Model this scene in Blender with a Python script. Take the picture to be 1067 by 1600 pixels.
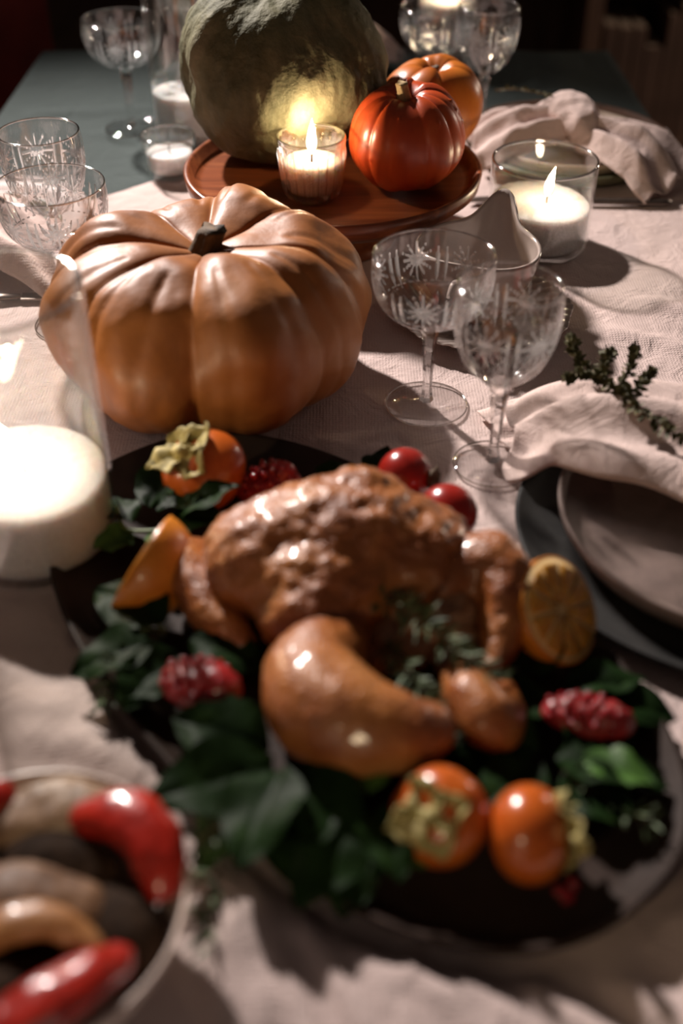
import bpy, bmesh, math, random
from mathutils import Vector, Matrix, Euler, noise
PI = math.pi
R = math.radians
for o in list(bpy.data.objects):
    bpy.data.objects.remove(o, do_unlink=True)
scene = bpy.context.scene
COL = scene.collection

# ------------------------------------------------------------------ camera, world, key light, exposure
# origin: table top level, below the camera; x right, y away from the camera, z up
cam_d = bpy.data.cameras.new('camera')
cam_d.sensor_fit = 'VERTICAL'; cam_d.sensor_height = 36.0; cam_d.sensor_width = 24.0
cam_d.lens = 1750 / 1600 * 36.0
cam_d.clip_start = 0.02
cam = bpy.data.objects.new('camera', cam_d); COL.objects.link(cam)
cam.location = (0, 0, 0.5)
cam.rotation_euler = (R(90 - 38.5), 0, 0)
cam_d.dof.use_dof = True
cam_d.dof.focus_distance = 0.97
cam_d.dof.aperture_fstop = 2.6
cam_d.dof.aperture_blades = 0
scene.camera = cam

world = bpy.data.worlds.new('room_dusk'); scene.world = world
world.use_nodes = True
bg = world.node_tree.nodes['Background']
bg.inputs[0].default_value = (1.0, 0.76, 0.66, 1)
bg.inputs[1].default_value = 0.040

key_d = bpy.data.lights.new('window_light', 'SPOT')
key_d.energy = 520; key_d.color = (1.0, 0.90, 0.85)
key_d.spot_size = R(46); key_d.spot_blend = 1.0; key_d.shadow_soft_size = 0.06
key = bpy.data.objects.new('window_light', key_d); COL.objects.link(key)
key.location = (-0.98, 2.40, 1.42)
key.rotation_euler = (Vector((-0.08, 0.80, 0.0)) - Vector(key.location)).to_track_quat('-Z', 'Y').to_euler()

bg_fill_d = bpy.data.lights.new('background_fill_light', 'POINT')  # added fill, no lamp stands here: lifts the dark bookcase and floor at right
bg_fill_d.energy = 24; bg_fill_d.color = (1.0, 0.80, 0.64); bg_fill_d.shadow_soft_size = 0.12
bg_fill = bpy.data.objects.new('background_fill_light', bg_fill_d); COL.objects.link(bg_fill)
bg_fill.location = (1.9, 2.72, 0.30)

vs = scene.view_settings
vs.view_transform = 'Standard'; vs.look = 'None'; vs.gamma = 1.0; vs.use_curve_mapping = False
vs.exposure = 0.0

# ------------------------------------------------------------------ helpers
def link(name, me, mat=None, parent=None):
    o = bpy.data.objects.new(name, me); COL.objects.link(o)
    if mat is not None and me is not None and not me.materials:
        me.materials.append(mat)
    if parent is not None: o.parent = parent
    return o
def tag(o, label, cat=None, group=None, kind=None):
    if label: o['label'] = label
    if cat: o['category'] = cat
    if group: o['group'] = group
    if kind: o['kind'] = kind
    return o
def thing(name, label, cat, loc=(0, 0, 0), rotz=0, group=None):
    o = bpy.data.objects.new(name, None); COL.objects.link(o)
    o.empty_display_size = 0.02
    o.location = loc; o.rotation_euler = (0, 0, rotz)
    return tag(o, label, cat, group)
def dup(root, loc, rotz=0, label=None, group=None):
    r = root.copy(); COL.objects.link(r); r.location = loc; r.rotation_euler = (0, 0, rotz)
    if label: r['label'] = label
    if group: r['group'] = group
    for ch in list(root.children):
        c = ch.copy(); COL.objects.link(c); c.parent = r
        for g in ch.children:
            d = g.copy(); COL.objects.link(d); d.parent = c
    return r
def mesh(name, v, f, smooth=True):
    me = bpy.data.meshes.new(name); me.from_pydata([tuple(p) for p in v], [], f)
    me.validate()
    if smooth:
        me.polygons.foreach_set('use_smooth', [True] * len(me.polygons))
    me.update()
    return me
def fix(me):
    bm = bmesh.new(); bm.from_mesh(me)
    bmesh.ops.remove_doubles(bm, verts=bm.verts, dist=1e-6)
    bmesh.ops.recalc_face_normals(bm, faces=bm.faces)
    bm.to_mesh(me); bm.free()
    return me
def catmull(pts, n):
    P = [tuple(p) for p in pts]; out = []
    m = len(P) - 1
    for k in range(n + 1):
        t = k / n * m; i = min(int(t), m - 1); u = t - i
        p0 = P[max(i - 1, 0)]; p1 = P[i]; p2 = P[i + 1]; p3 = P[min(i + 2, m)]
        out.append(tuple(0.5 * (2 * b + (c - a) * u + (2 * a - 5 * b + 4 * c - d) * u * u + (3 * b - a - 3 * c + d) * u ** 3)
                         for a, b, c, d in zip(p0, p1, p2, p3)))
    return out
def lathe_mesh(name, prof, n=64, mod=None, smooth=True):
    """prof: (r, z) list; r=0 at an end closes it. mod(theta, i, r, z) -> (r, z)"""
    v = []; f = []; rows = []
    for i, (r, z) in enumerate(prof):
        if r < 1e-6:
            rr, zz = mod(0, i, 0, z) if mod else (0, z)
            v.append((0, 0, zz)); rows.append([len(v) - 1] * n)
        else:
            row = []
            for k in range(n):
                a = 2 * PI * k / n
                rr, zz = mod(a, i, r, z) if mod else (r, z)
                v.append((rr * math.cos(a), rr * math.sin(a), zz)); row.append(len(v) - 1)
            rows.append(row)
    for i in range(len(rows) - 1):
        A, B = rows[i], rows[i + 1]
        for k in range(n):
            k2 = (k + 1) % n
            q = []
            for idx in (A[k], A[k2], B[k2], B[k]):
                if idx not in q: q.append(idx)
            if len(q) >= 3: f.append(q)
    return fix(mesh(name, v, f, smooth))
def ring_mesh(name, rad, z, r, n=96):
    return lathe_mesh(name, [(rad + r * math.cos(2 * PI * k / 10), z + r * math.sin(2 * PI * k / 10)) for k in range(11)], n)
def tube_mesh(name, pts, rad, n=8, smooth=True):
    P = [Vector(p) for p in pts]; v = []; f = []
    if not hasattr(rad, '__len__'): rad = [rad] * len(P)
    up = Vector((0.13, 0.31, 0.94))
    for i, p in enumerate(P):
        d = (P[min(i + 1, len(P) - 1)] - P[max(i - 1, 0)]).normalized()
        a = d.cross(up)
        if a.length < 1e-3: a = d.cross(Vector((1, 0, 0)))
        a.normalize(); b = d.cross(a)
        for k in range(n):
            t = 2 * PI * k / n
            v.append(p + (a * math.cos(t) + b * math.sin(t)) * rad[i])
    for i in range(len(P) - 1):
        for k in range(n):
            k2 = (k + 1) % n
            f.append([i * n + k, i * n + k2, (i + 1) * n + k2, (i + 1) * n + k])
    f.append(list(range(n))[::-1]); f.append([(len(P) - 1) * n + k for k in range(n)])
    return fix(mesh(name, v, f, smooth))
def box_mesh(name, sx, sy, sz, bev=0.0, c=(0, 0, 0)):
    bm = bmesh.new(); bmesh.ops.create_cube(bm, size=1)
    bmesh.ops.scale(bm, verts=bm.verts, vec=(sx, sy, sz))
    if bev: bmesh.ops.bevel(bm, geom=bm.edges[:], offset=bev, segments=2, affect='EDGES', profile=0.6)
    bmesh.ops.translate(bm, verts=bm.verts, vec=c)
    me = bpy.data.meshes.new(name); bm.to_mesh(me); bm.free(); return me
def nz(p, s, seed=0.0):
    return noise.noise(Vector((p[0] * s + seed, p[1] * s + seed * 1.7, p[2] * s - seed)))
def blob_mesh(name, balls, voxel=0.003, smooth=6, amp=0.0, scale=60, seed=1.0):
    """one continuous surface from overlapping ellipsoids (x,y,z,rx,ry,rz[,rotz])"""
    bm = bmesh.new()
    for b in balls:
        m = Matrix.Translation(b[:3]) @ Matrix.Rotation(b[6] if len(b) > 6 else 0, 4, 'Z') @ Matrix.Diagonal((b[3], b[4], b[5], 1))
        bmesh.ops.create_uvsphere(bm, u_segments=20, v_segments=12, radius=1, matrix=m)
    me = bpy.data.meshes.new(name + '_src'); bm.to_mesh(me); bm.free()
    o = bpy.data.objects.new('tmp', me); COL.objects.link(o)
    md = o.modifiers.new('r', 'REMESH'); md.mode = 'VOXEL'; md.voxel_size = voxel
    dg = bpy.context.evaluated_depsgraph_get()
    out = bpy.data.meshes.new_from_object(o.evaluated_get(dg)); out.name = name
    bpy.data.objects.remove(o, do_unlink=True); bpy.data.meshes.remove(me)
    bm = bmesh.new(); bm.from_mesh(out)
    for _ in range(smooth):
        bmesh.ops.smooth_vert(bm, verts=bm.verts, factor=0.5, use_axis_x=True, use_axis_y=True, use_axis_z=True)
    bm.normal_update()
    if amp:
        for vv in bm.verts:
            vv.co += vv.normal * amp * (nz(vv.co, scale, seed) + 0.5 * nz(vv.co, scale * 2.3, seed + 3))
    for fc in bm.faces: fc.smooth = True
    bm.to_mesh(out); bm.free()
    return out
def chain(pts, rads, n=10):
    """ellipsoids along a path, for blob_mesh"""
    q = catmull([tuple(p) + (r,) for p, r in zip(pts, rads)], n)
    return [(p[0], p[1], p[2], p[3], p[3], p[3]) for p in q]
def turned(me, rot, loc=(0, 0, 0)):
    me.transform(Matrix.Translation(loc) @ rot.to_matrix().to_4x4()); me.update(); return me

# ------------------------------------------------------------------ materials
def new_mat(name):
    m = bpy.data.materials.new(name); m.use_nodes = True
    nt = m.node_tree; return m, nt, nt.nodes, nt.links, nt.nodes['Principled BSDF']
def coords(nt, scale=(1, 1, 1)):
    t = nt.nodes.new('ShaderNodeTexCoord'); mp = nt.nodes.new('ShaderNodeMapping')
    mp.inputs['Scale'].default_value = scale
    nt.links.new(t.outputs['Object'], mp.inputs['Vector']); return mp.outputs['Vector']
def tex_noise(nt, vec, scale, detail=4, rough=0.55, dist=0.0):
    n = nt.nodes.new('ShaderNodeTexNoise'); n.inputs['Scale'].default_value = scale
    n.inputs['Detail'].default_value = detail; n.inputs['Roughness'].default_value = rough
    n.inputs['Distortion'].default_value = dist
    nt.links.new(vec, n.inputs['Vector']); return n.outputs['Fac']
def ramp(nt, fac, stops):
    r = nt.nodes.new('ShaderNodeValToRGB'); e = r.color_ramp.elements
    while len(e) < len(stops): e.new(0.5)
    for el, (p, c) in zip(e, stops):
        el.position = p; el.color = (c[0], c[1], c[2], 1)
    nt.links.new(fac, r.inputs['Fac']); return r.outputs['Color']
def bump(nt, h, strength, dist=0.002, prev=None):
    b = nt.nodes.new('ShaderNodeBump'); b.inputs['Strength'].default_value = strength
    b.inputs['Distance'].default_value = dist
    nt.links.new(h, b.inputs['Height'])
    if prev is not None: nt.links.new(prev, b.inputs['Normal'])
    return b.outputs['Normal']
def skin_mat(name, stops, scale=12, rough=0.45, bump_s=None, stretch=(1, 1, 1), coat=0.0, sss=0.0, detail=5, dist=0.3, spec=0.5):
    """mottled procedural surface: noise through a colour ramp plus fine relief"""
    m, nt, N, L, b = new_mat(name)
    v = coords(nt, stretch)
    L.new(ramp(nt, tex_noise(nt, v, scale, detail, 0.6, dist), stops), b.inputs['Base Color'])
    b.inputs['Roughness'].default_value = rough
    b.inputs['Specular IOR Level'].default_value = spec
    b.inputs['Coat Weight'].default_value = coat; b.inputs['Coat Roughness'].default_value = 0.12
    if sss:
        b.inputs['Subsurface Weight'].default_value = sss
        b.inputs['Subsurface Radius'].default_value = (0.012, 0.005, 0.003); b.inputs['Subsurface Scale'].default_value = 1.0
    if bump_s:
        L.new(bump(nt, tex_noise(nt, coords(nt), bump_s[0], 3), bump_s[1], bump_s[2]), b.inputs['Normal'])
    return m
def cloth_mat(name, c, period=0.0022, strength=0.35, var=0.12, sheen=0.0):
    m, nt, N, L, b = new_mat(name)
    v = coords(nt)
    d = tuple(x * (1 - var) for x in c)
    L.new(ramp(nt, tex_noise(nt, v, 9, 5), [(0.3, d), (0.7, c)]), b.inputs['Base Color'])
    b.inputs['Roughness'].default_value = 0.92; b.inputs['Specular IOR Level'].default_value = 0.12
    sc = 2 * PI / (20 * period); hs = []
    for ax in ('X', 'Y'):
        w = N.new('ShaderNodeTexWave'); w.bands_direction = ax; w.inputs['Scale'].default_value = sc
        w.inputs['Distortion'].default_value = 1.5; w.inputs['Detail'].default_value = 1; w.inputs['Detail Scale'].default_value = 0.4
        L.new(v, w.inputs['Vector']); hs.append(w.outputs['Fac'])
    mx = N.new('ShaderNodeMath'); mx.operation = 'MAXIMUM'; L.new(hs[0], mx.inputs[0]); L.new(hs[1], mx.inputs[1])
    n1 = bump(nt, mx.outputs[0], strength, 0.0006)
    L.new(bump(nt, tex_noise(nt, v, 30, 6, 0.62, 0.9), 0.7, 0.006, n1), b.inputs['Normal'])
    return m
def wood_mat(name, dark, mid, light, scale=(3, 26, 26), rough=0.35, coat=0.2):
    m, nt, N, L, b = new_mat(name)
    v = coords(nt, scale)
    n = tex_noise(nt, v, 1.6, 6, 0.6, 1.2)
    L.new(ramp(nt, n, [(0.28, dark), (0.5, mid), (0.72, light)]), b.inputs['Base Color'])
    b.inputs['Roughness'].default_value = rough; b.inputs['Coat Weight'].default_value = coat
    b.inputs['Coat Roughness'].default_value = 0.25
    L.new(bump(nt, n, 0.25, 0.001), b.inputs['Normal'])
    return m
def thin_glass(name, tint=(0.97, 0.98, 0.97), rough=0.0, edge=0.85, power=3.2, base=0.05):
    """clear vessel wall: light passes, reflection and loss grow toward grazing angles"""
    m, nt, N, L, b = new_mat(name); N.remove(b)
    out = N['Material Output']
    lw = N.new('ShaderNodeLayerWeight'); lw.inputs['Blend'].default_value = 0.5
    pw = N.new('ShaderNodeMath'); pw.operation = 'POWER'; pw.inputs[1].default_value = power
    L.new(lw.outputs['Facing'], pw.inputs[0])
    ma = N.new('ShaderNodeMath'); ma.operation = 'MULTIPLY_ADD'; ma.inputs[1].default_value = edge; ma.inputs[2].default_value = base
    L.new(pw.outputs[0], ma.inputs[0])
    tr = N.new('ShaderNodeBsdfTransparent'); tr.inputs[0].default_value = (*tint, 1)
    gl = N.new('ShaderNodeBsdfGlossy'); gl.inputs['Roughness'].default_value = rough; gl.inputs[0].default_value = (1, 1, 1, 1)
    mx = N.new('ShaderNodeMixShader')
    L.new(ma.outputs[0], mx.inputs[0]); L.new(tr.outputs[0], mx.inputs[1]); L.new(gl.outputs[0], mx.inputs[2])
    L.new(mx.outputs[0], out.inputs['Surface'])
    return m
def solid_glass(name, rough=0.02, clear=0.3, ior=1.5, frost=0.0):
    m, nt, N, L, b = new_mat(name); N.remove(b)
    g = N.new('ShaderNodeBsdfGlass'); g.inputs['Roughness'].default_value = rough; g.inputs['IOR'].default_value = ior
    t = N.new('ShaderNodeBsdfTransparent'); mx = N.new('ShaderNodeMixShader'); mx.inputs[0].default_value = 1 - clear
    L.new(t.outputs[0], mx.inputs[1]); L.new(g.outputs[0], mx.inputs[2])
    if frost:                                      # ground facets scatter some of the light
        d = N.new('ShaderNodeBsdfDiffuse'); d.inputs[0].default_value = (0.9, 0.88, 0.86, 1)
        tl = N.new('ShaderNodeBsdfTranslucent'); tl.inputs[0].default_value = (0.9, 0.88, 0.86, 1)
        m1 = N.new('ShaderNodeMixShader'); m1.inputs[0].default_value = 0.5; L.new(d.outputs[0], m1.inputs[1]); L.new(tl.outputs[0], m1.inputs[2])
        m2 = N.new('ShaderNodeMixShader'); m2.inputs[0].default_value = frost; L.new(mx.outputs[0], m2.inputs[1]); L.new(m1.outputs[0], m2.inputs[2])
        mx = m2
    L.new(mx.outputs[0], N['Material Output'].inputs['Surface'])
    return m
def flame_mat(name, strength):
    m, nt, N, L, b = new_mat(name); N.remove(b)
    e = N.new('ShaderNodeEmission'); e.inputs[1].default_value = strength; e.inputs[0].default_value = (1.0, 0.80, 0.55, 1)
    t = N.new('ShaderNodeBsdfTransparent'); a = N.new('ShaderNodeAddShader')
    L.new(e.outputs[0], a.inputs[0]); L.new(t.outputs[0], a.inputs[1]); L.new(a.outputs[0], N['Material Output'].inputs['Surface'])
    return m
def wax_mat(name):
    m, nt, N, L, b = new_mat(name)
    v = coords(nt)
    L.new(ramp(nt, tex_noise(nt, v, 700, 2), [(0.25, (0.46, 0.43, 0.43)), (0.7, (0.76, 0.73, 0.73))]), b.inputs['Base Color'])
    b.inputs['Roughness'].default_value = 0.7; b.inputs['Specular IOR Level'].default_value = 0.2
    b.inputs['Subsurface Weight'].default_value = 0.45; b.inputs['Subsurface Scale'].default_value = 1.0
    b.inputs['Subsurface Radius'].default_value = (0.014, 0.008, 0.005)
    L.new(bump(nt, tex_noise(nt, v, 900, 2), 0.6, 0.001), b.inputs['Normal'])
    return m

M = {}
M['linen'] = cloth_mat('white_linen', (0.60, 0.475, 0.44), 0.0026, 0.5)
M['napkin'] = cloth_mat('napkin_linen', (0.64, 0.50, 0.455), 0.0022, 0.4, 0.06)
M['green_cloth'] = cloth_mat('dark_green_cloth', (0.062, 0.076, 0.073), 0.003, 0.3)
M['acacia'] = wood_mat('acacia_wood', (0.085, 0.020, 0.007), (0.21, 0.055, 0.018), (0.36, 0.12, 0.042))
M['dark_wood'] = wood_mat('dark_walnut', (0.08, 0.042, 0.028), (0.14, 0.078, 0.052), (0.21, 0.12, 0.08), (18, 18, 2), 0.5, 0.0)
M['floor'] = wood_mat('floor_boards', (0.06, 0.035, 0.025), (0.10, 0.06, 0.042), (0.14, 0.085, 0.06), (14, 1.2, 1), 0.5, 0.0)
M['red_leather'] = skin_mat('dark_red_leather', [(0.3, (0.12, 0.010, 0.008)), (0.7, (0.22, 0.022, 0.016))], 9, 0.45, (220, 0.3, 0.001))
M['squash'] = skin_mat('green_squash_skin', [(0.28, (0.048, 0.048, 0.025)), (0.45, (0.105, 0.102, 0.054)), (0.6, (0.17, 0.157, 0.088)), (0.78, (0.25, 0.215, 0.13))], 18, 0.7, (110, 0.55, 0.0035), (1, 1, 0.45), 0, 0, 8, 0.3, 0.2)
M['big_pumpkin'] = skin_mat('tan_pumpkin_skin', [(0.25, (0.14, 0.044, 0.011)), (0.42, (0.29, 0.098, 0.022)), (0.6, (0.38, 0.135, 0.030)), (0.8, (0.42, 0.19, 0.062))], 14, 0.48, (90, 0.25, 0.0015), (1, 1, 0.55), 0, 0, 7)
M['red_pumpkin'] = skin_mat('red_orange_pumpkin_skin', [(0.3, (0.34, 0.036, 0.008)), (0.55, (0.47, 0.066, 0.013)), (0.8, (0.58, 0.14, 0.035))], 22, 0.36, (80, 0.25, 0.001), (1, 1, 0.25), 0.0)
M['orange_pumpkin'] = skin_mat('golden_pumpkin_skin', [(0.3, (0.36, 0.085, 0.010)), (0.6, (0.50, 0.145, 0.016)), (0.8, (0.56, 0.22, 0.04))], 15, 0.35, (90, 0.2, 0.001))
M['stem'] = skin_mat('dry_dark_stem', [(0.3, (0.035, 0.022, 0.012)), (0.7, (0.13, 0.08, 0.04))], 120, 0.8, (300, 0.6, 0.001), (1, 1, 0.2))
M['pale_stem'] = skin_mat('dry_pale_stem', [(0.3, (0.30, 0.19, 0.08)), (0.7, (0.55, 0.42, 0.22))], 120, 0.8, (300, 0.6, 0.001), (1, 1, 0.2))
M['glass'] = thin_glass('clear_jar_glass')
M['ribbed'] = thin_glass('ribbed_tumbler_glass', (0.99, 0.96, 0.92), 0.0, 0.98, 0.9, 0.02)
M['crystal'] = thin_glass('crystal_wall', (0.98, 0.98, 0.98), 0.0, 0.6, 3.0, 0.06)
M['foot_glass'] = thin_glass('crystal_foot', (0.98, 0.98, 0.98), 0.0, 0.8, 3.5, 0.05)
M['cut'] = solid_glass('cut_crystal', 0.06, 0.15, 1.55, 0.16)
M['stem_glass'] = solid_glass('crystal_stem', 0.0, 0.2, 1.5)
M['rim_glass'] = thin_glass('polished_glass_rim', (0.97, 0.96, 0.94), 0.05, 0.7, 1.2, 0.30)
M['wax'] = wax_mat('white_granular_wax')
M['flame'] = flame_mat('candle_flame', 14.0)
M['wick'] = skin_mat('charred_wick', [(0.4, (0.02, 0.015, 0.012)), (0.6, (0.06, 0.045, 0.035))], 200, 0.9)
M['chicken'] = skin_mat('roast_chicken_skin', [(0.25, (0.14, 0.030, 0.009)), (0.45, (0.29, 0.088, 0.022)), (0.62, (0.43, 0.155, 0.038)), (0.8, (0.54, 0.25, 0.085))], 22, 0.36, (300, 0.75, 0.0022), (1, 1, 1), 0.35, 0.0, 6)
M['meat'] = skin_mat('roast_meat', [(0.3, (0.16, 0.06, 0.025)), (0.7, (0.44, 0.24, 0.13))], 60, 0.45, (220, 0.5, 0.002), (1, 1, 0.3), 0.3)
M['persimmon'] = skin_mat('persimmon_skin', [(0.3, (0.38, 0.058, 0.008)), (0.55, (0.50, 0.105, 0.012)), (0.8, (0.56, 0.16, 0.022))], 20, 0.26, (120, 0.1, 0.001), (1, 1, 1), 0.3)
M['calyx'] = skin_mat('dry_calyx', [(0.3, (0.16, 0.13, 0.035)), (0.5, (0.34, 0.28, 0.09)), (0.75, (0.55, 0.46, 0.22))], 110, 0.7, (300, 0.5, 0.001))
M['pom'] = skin_mat('pomegranate_rind', [(0.3, (0.20, 0.008, 0.010)), (0.6, (0.36, 0.018, 0.018)), (0.85, (0.50, 0.10, 0.06))], 40, 0.35, None, (1, 1, 1), 0.3)
M['aril'] = skin_mat('pomegranate_aril', [(0.3, (0.20, 0.005, 0.010)), (0.7, (0.38, 0.016, 0.024))], 120, 0.15, None, (1, 1, 1), 0.6, 0.2)
M['red_fruit'] = skin_mat('red_fruit_skin', [(0.3, (0.20, 0.008, 0.005)), (0.6, (0.34, 0.016, 0.009)), (0.85, (0.44, 0.05, 0.02))], 50, 0.25, None, (1, 1, 1), 0.4)
M['rind'] = skin_mat('orange_rind', [(0.3, (0.58, 0.17, 0.012)), (0.7, (0.72, 0.27, 0.03))], 60, 0.35, (350, 0.5, 0.001), (1, 1, 1), 0.2)
M['pith'] = skin_mat('orange_pith', [(0.3, (0.66, 0.42, 0.16)), (0.7, (0.74, 0.55, 0.28))], 60, 0.6)
M['pulp'] = skin_mat('orange_pulp', [(0.3, (0.52, 0.19, 0.018)), (0.6, (0.66, 0.30, 0.035)), (0.8, (0.74, 0.42, 0.08))], 130, 0.25, (260, 0.6, 0.0015), (1, 1, 0.4), 0.4, 0.2)
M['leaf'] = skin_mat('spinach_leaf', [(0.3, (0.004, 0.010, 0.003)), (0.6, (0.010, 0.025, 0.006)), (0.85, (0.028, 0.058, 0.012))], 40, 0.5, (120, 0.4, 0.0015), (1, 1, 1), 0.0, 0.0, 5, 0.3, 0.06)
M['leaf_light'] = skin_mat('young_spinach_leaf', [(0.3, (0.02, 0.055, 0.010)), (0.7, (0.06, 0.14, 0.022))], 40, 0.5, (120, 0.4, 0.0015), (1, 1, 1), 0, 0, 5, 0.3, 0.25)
M['leaf_stem'] = skin_mat('leaf_stalk', [(0.3, (0.09, 0.16, 0.04)), (0.7, (0.20, 0.28, 0.09))], 60, 0.5)
M['rosemary'] = skin_mat('rosemary_needles', [(0.3, (0.035, 0.055, 0.022)), (0.7, (0.10, 0.14, 0.055))], 90, 0.6)
M['thyme'] = skin_mat('thyme_leaves', [(0.3, (0.045, 0.042, 0.016)), (0.55, (0.11, 0.10, 0.038)), (0.8, (0.24, 0.19, 0.08))], 160, 0.65)
M['twig'] = skin_mat('herb_twig', [(0.3, (0.09, 0.06, 0.03)), (0.7, (0.20, 0.15, 0.08))], 120, 0.7)
M['platter'] = skin_mat('dark_brown_glaze', [(0.3, (0.018, 0.011, 0.008)), (0.6, (0.034, 0.021, 0.016)), (0.85, (0.060, 0.039, 0.029))], 18, 0.6, (60, 0.15, 0.002), (1, 1, 1), 0, 0, 5, 0.3, 0.12)
M['black_plate'] = skin_mat('matte_black_glaze', [(0.3, (0.016, 0.016, 0.015)), (0.7, (0.030, 0.028, 0.026))], 30, 0.7, None, (1, 1, 1), 0, 0, 5, 0.3, 0.25)
M['taupe_plate'] = skin_mat('taupe_stoneware', [(0.3, (0.19, 0.135, 0.115)), (0.7, (0.27, 0.195, 0.165))], 60, 0.6, (300, 0.2, 0.001))
M['olive_plate'] = skin_mat('olive_stoneware', [(0.3, (0.075, 0.072, 0.036)), (0.7, (0.125, 0.115, 0.06))], 40, 0.45)
M['beige_plate'] = skin_mat('beige_stoneware', [(0.3, (0.40, 0.30, 0.22)), (0.7, (0.52, 0.40, 0.31))], 40, 0.5)
M['brown_charger'] = wood_mat('brown_wood_charger', (0.075, 0.034, 0.020), (0.14, 0.066, 0.038), (0.20, 0.10, 0.06), (4, 22, 22), 0.5, 0.0)
M['porcelain'] = skin_mat('white_porcelain', [(0.3, (0.38, 0.31, 0.275)), (0.7, (0.45, 0.375, 0.335))], 20, 0.12, None, (1, 1, 1), 0.5)
M['bowl'] = skin_mat('white_ceramic', [(0.3, (0.58, 0.46, 0.40)), (0.7, (0.66, 0.54, 0.47))], 20, 0.3)
M['steel'] = skin_mat('dark_steel', [(0.3, (0.13, 0.10, 0.085)), (0.7, (0.20, 0.16, 0.135))], 60, 0.35)
M['steel'].node_tree.nodes['Principled BSDF'].inputs['Metallic'].default_value = 0.9
M['pepper'] = skin_mat('roasted_red_pepper', [(0.3, (0.20, 0.007, 0.003)), (0.6, (0.38, 0.015, 0.006)), (0.85, (0.52, 0.05, 0.016))], 45, 0.32, (90, 0.3, 0.002), (1, 1, 1), 0.4)
M['eggplant'] = skin_mat('roasted_aubergine_flesh', [(0.25, (0.10, 0.05, 0.025)), (0.5, (0.33, 0.21, 0.13)), (0.8, (0.46, 0.34, 0.24))], 55, 0.5, (150, 0.4, 0.002))
M['dark_veg'] = skin_mat('charred_vegetable', [(0.3, (0.010, 0.006, 0.004)), (0.6, (0.030, 0.017, 0.010)), (0.85, (0.075, 0.038, 0.020))], 50, 0.8, (140, 0.4, 0.002), (1, 1, 1), 0.0, 0, 5, 0.3, 0.06)
M['brown_veg'] = skin_mat('browned_aubergine', [(0.3, (0.07, 0.035, 0.018)), (0.6, (0.16, 0.085, 0.045)), (0.85, (0.26, 0.15, 0.085))], 55, 0.55, (150, 0.4, 0.002), (1, 1, 1), 0, 0, 5, 0.3, 0.25)
M['onion'] = skin_mat('roasted_onion', [(0.3, (0.22, 0.08, 0.022)), (0.7, (0.40, 0.20, 0.075))], 60, 0.45, None, (0.3, 1, 1), 0.1)
M['plaster'] = skin_mat('dark_plaster', [(0.3, (0.030, 0.022, 0.018)), (0.7, (0.045, 0.032, 0.026))], 6, 0.9)
M['book'] = skin_mat('faded_book_cloth', [(0.3, (0.07, 0.038, 0.026)), (0.7, (0.17, 0.095, 0.065))], 5, 0.8)

# ------------------------------------------------------------------ the room
FZ = -0.75
fl = link('floor', box_mesh('floor', 7.0, 7.5, 0.05, 0, (0, 2.4, FZ - 0.025)), M['floor']); fl['kind'] = 'structure'
wl = link('wall_back', box_mesh('wall_back', 7.0, 0.1, 3.0, 0, (0, 5.6, FZ + 1.5)), M['plaster']); wl['kind'] = 'structure'

XL, XR, YN, YF = -0.452, 0.405, 0.03, 1.755     # table top edges
# wooden table under the cloths
t = thing('dining_table', 'rectangular wooden dining table hidden under the cloths', 'table', ((XL + XR) / 2, (YN + YF) / 2, FZ))
link('table_top', box_mesh('table_top', XR - XL - 0.012, YF - YN - 0.012, 0.035, 0.004, (0, 0, -FZ - 0.028)), M['dark_wood'], t)
legm = box_mesh('leg', 0.07, 0.07, -FZ - 0.046, 0.006, (0, 0, (-FZ - 0.046) / 2))
for sx in (-1, 1):
    for sy in (-1, 1):
        lg = link('leg', legm, M['dark_wood'], t); lg.location = (sx * 0.36, sy * 0.79, 0)

RIDGES = [  # cloth folds: start, end, half-width, height
    ((-0.066, 0.345), (-0.028, 0.235), 0.010, 0.010), ((-0.050, 0.335), (-0.005, 0.225), 0.008, 0.009),
    ((-0.030, 0.318), (0.030, 0.220), 0.008, 0.010), ((-0.002, 0.300), (0.050, 0.225), 0.008, 0.009),
    ((0.020, 0.292), (0.078, 0.225), 0.008, 0.009), ((0.045, 0.283), (0.110, 0.220), 0.009, 0.009),
    ((0.075, 0.276), (0.140, 0.228), 0.010, 0.008), ((-0.060, 0.310), (-0.050, 0.225), 0.010, 0.008),
    ((-0.150, 0.475), (-0.085, 0.365), 0.012, 0.012), ((-0.175, 0.455), (-0.105, 0.375), 0.012, 0.008),
    ((-0.250, 0.520), (-0.160, 0.420), 0.016, 0.008), ((-0.190, 0.425), (-0.120, 0.400), 0.010, 0.006),
    ((0.215, 0.900), (0.360, 0.835), 0.012, 0.006), ((0.255, 0.960), (0.390, 0.900), 0.014, 0.006),
    ((0.205, 0.810), (0.330, 0.780), 0.010, 0.005), ((-0.020, 0.715), (0.060, 0.695), 0.010, 0.005),
    ((0.000, 0.690), (0.080, 0.640), 0.010, 0.006), ((0.180, 0.420), (0.260, 0.330), 0.014, 0.008),
    ((0.150, 0.320), (0.240, 0.250), 0.014, 0.008), ((0.120, 0.278), (0.190, 0.225), 0.010, 0.007)]
def seg_d(x, y, a, b):
    ax, ay = a; bx, by = b; dx, dy = bx - ax, by - ay
    tt = max(0, min(1, ((x - ax) * dx + (y - ay) * dy) / (dx * dx + dy * dy)))
    return math.hypot(x - ax - tt * dx, y - ay - tt * dy), tt
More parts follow.
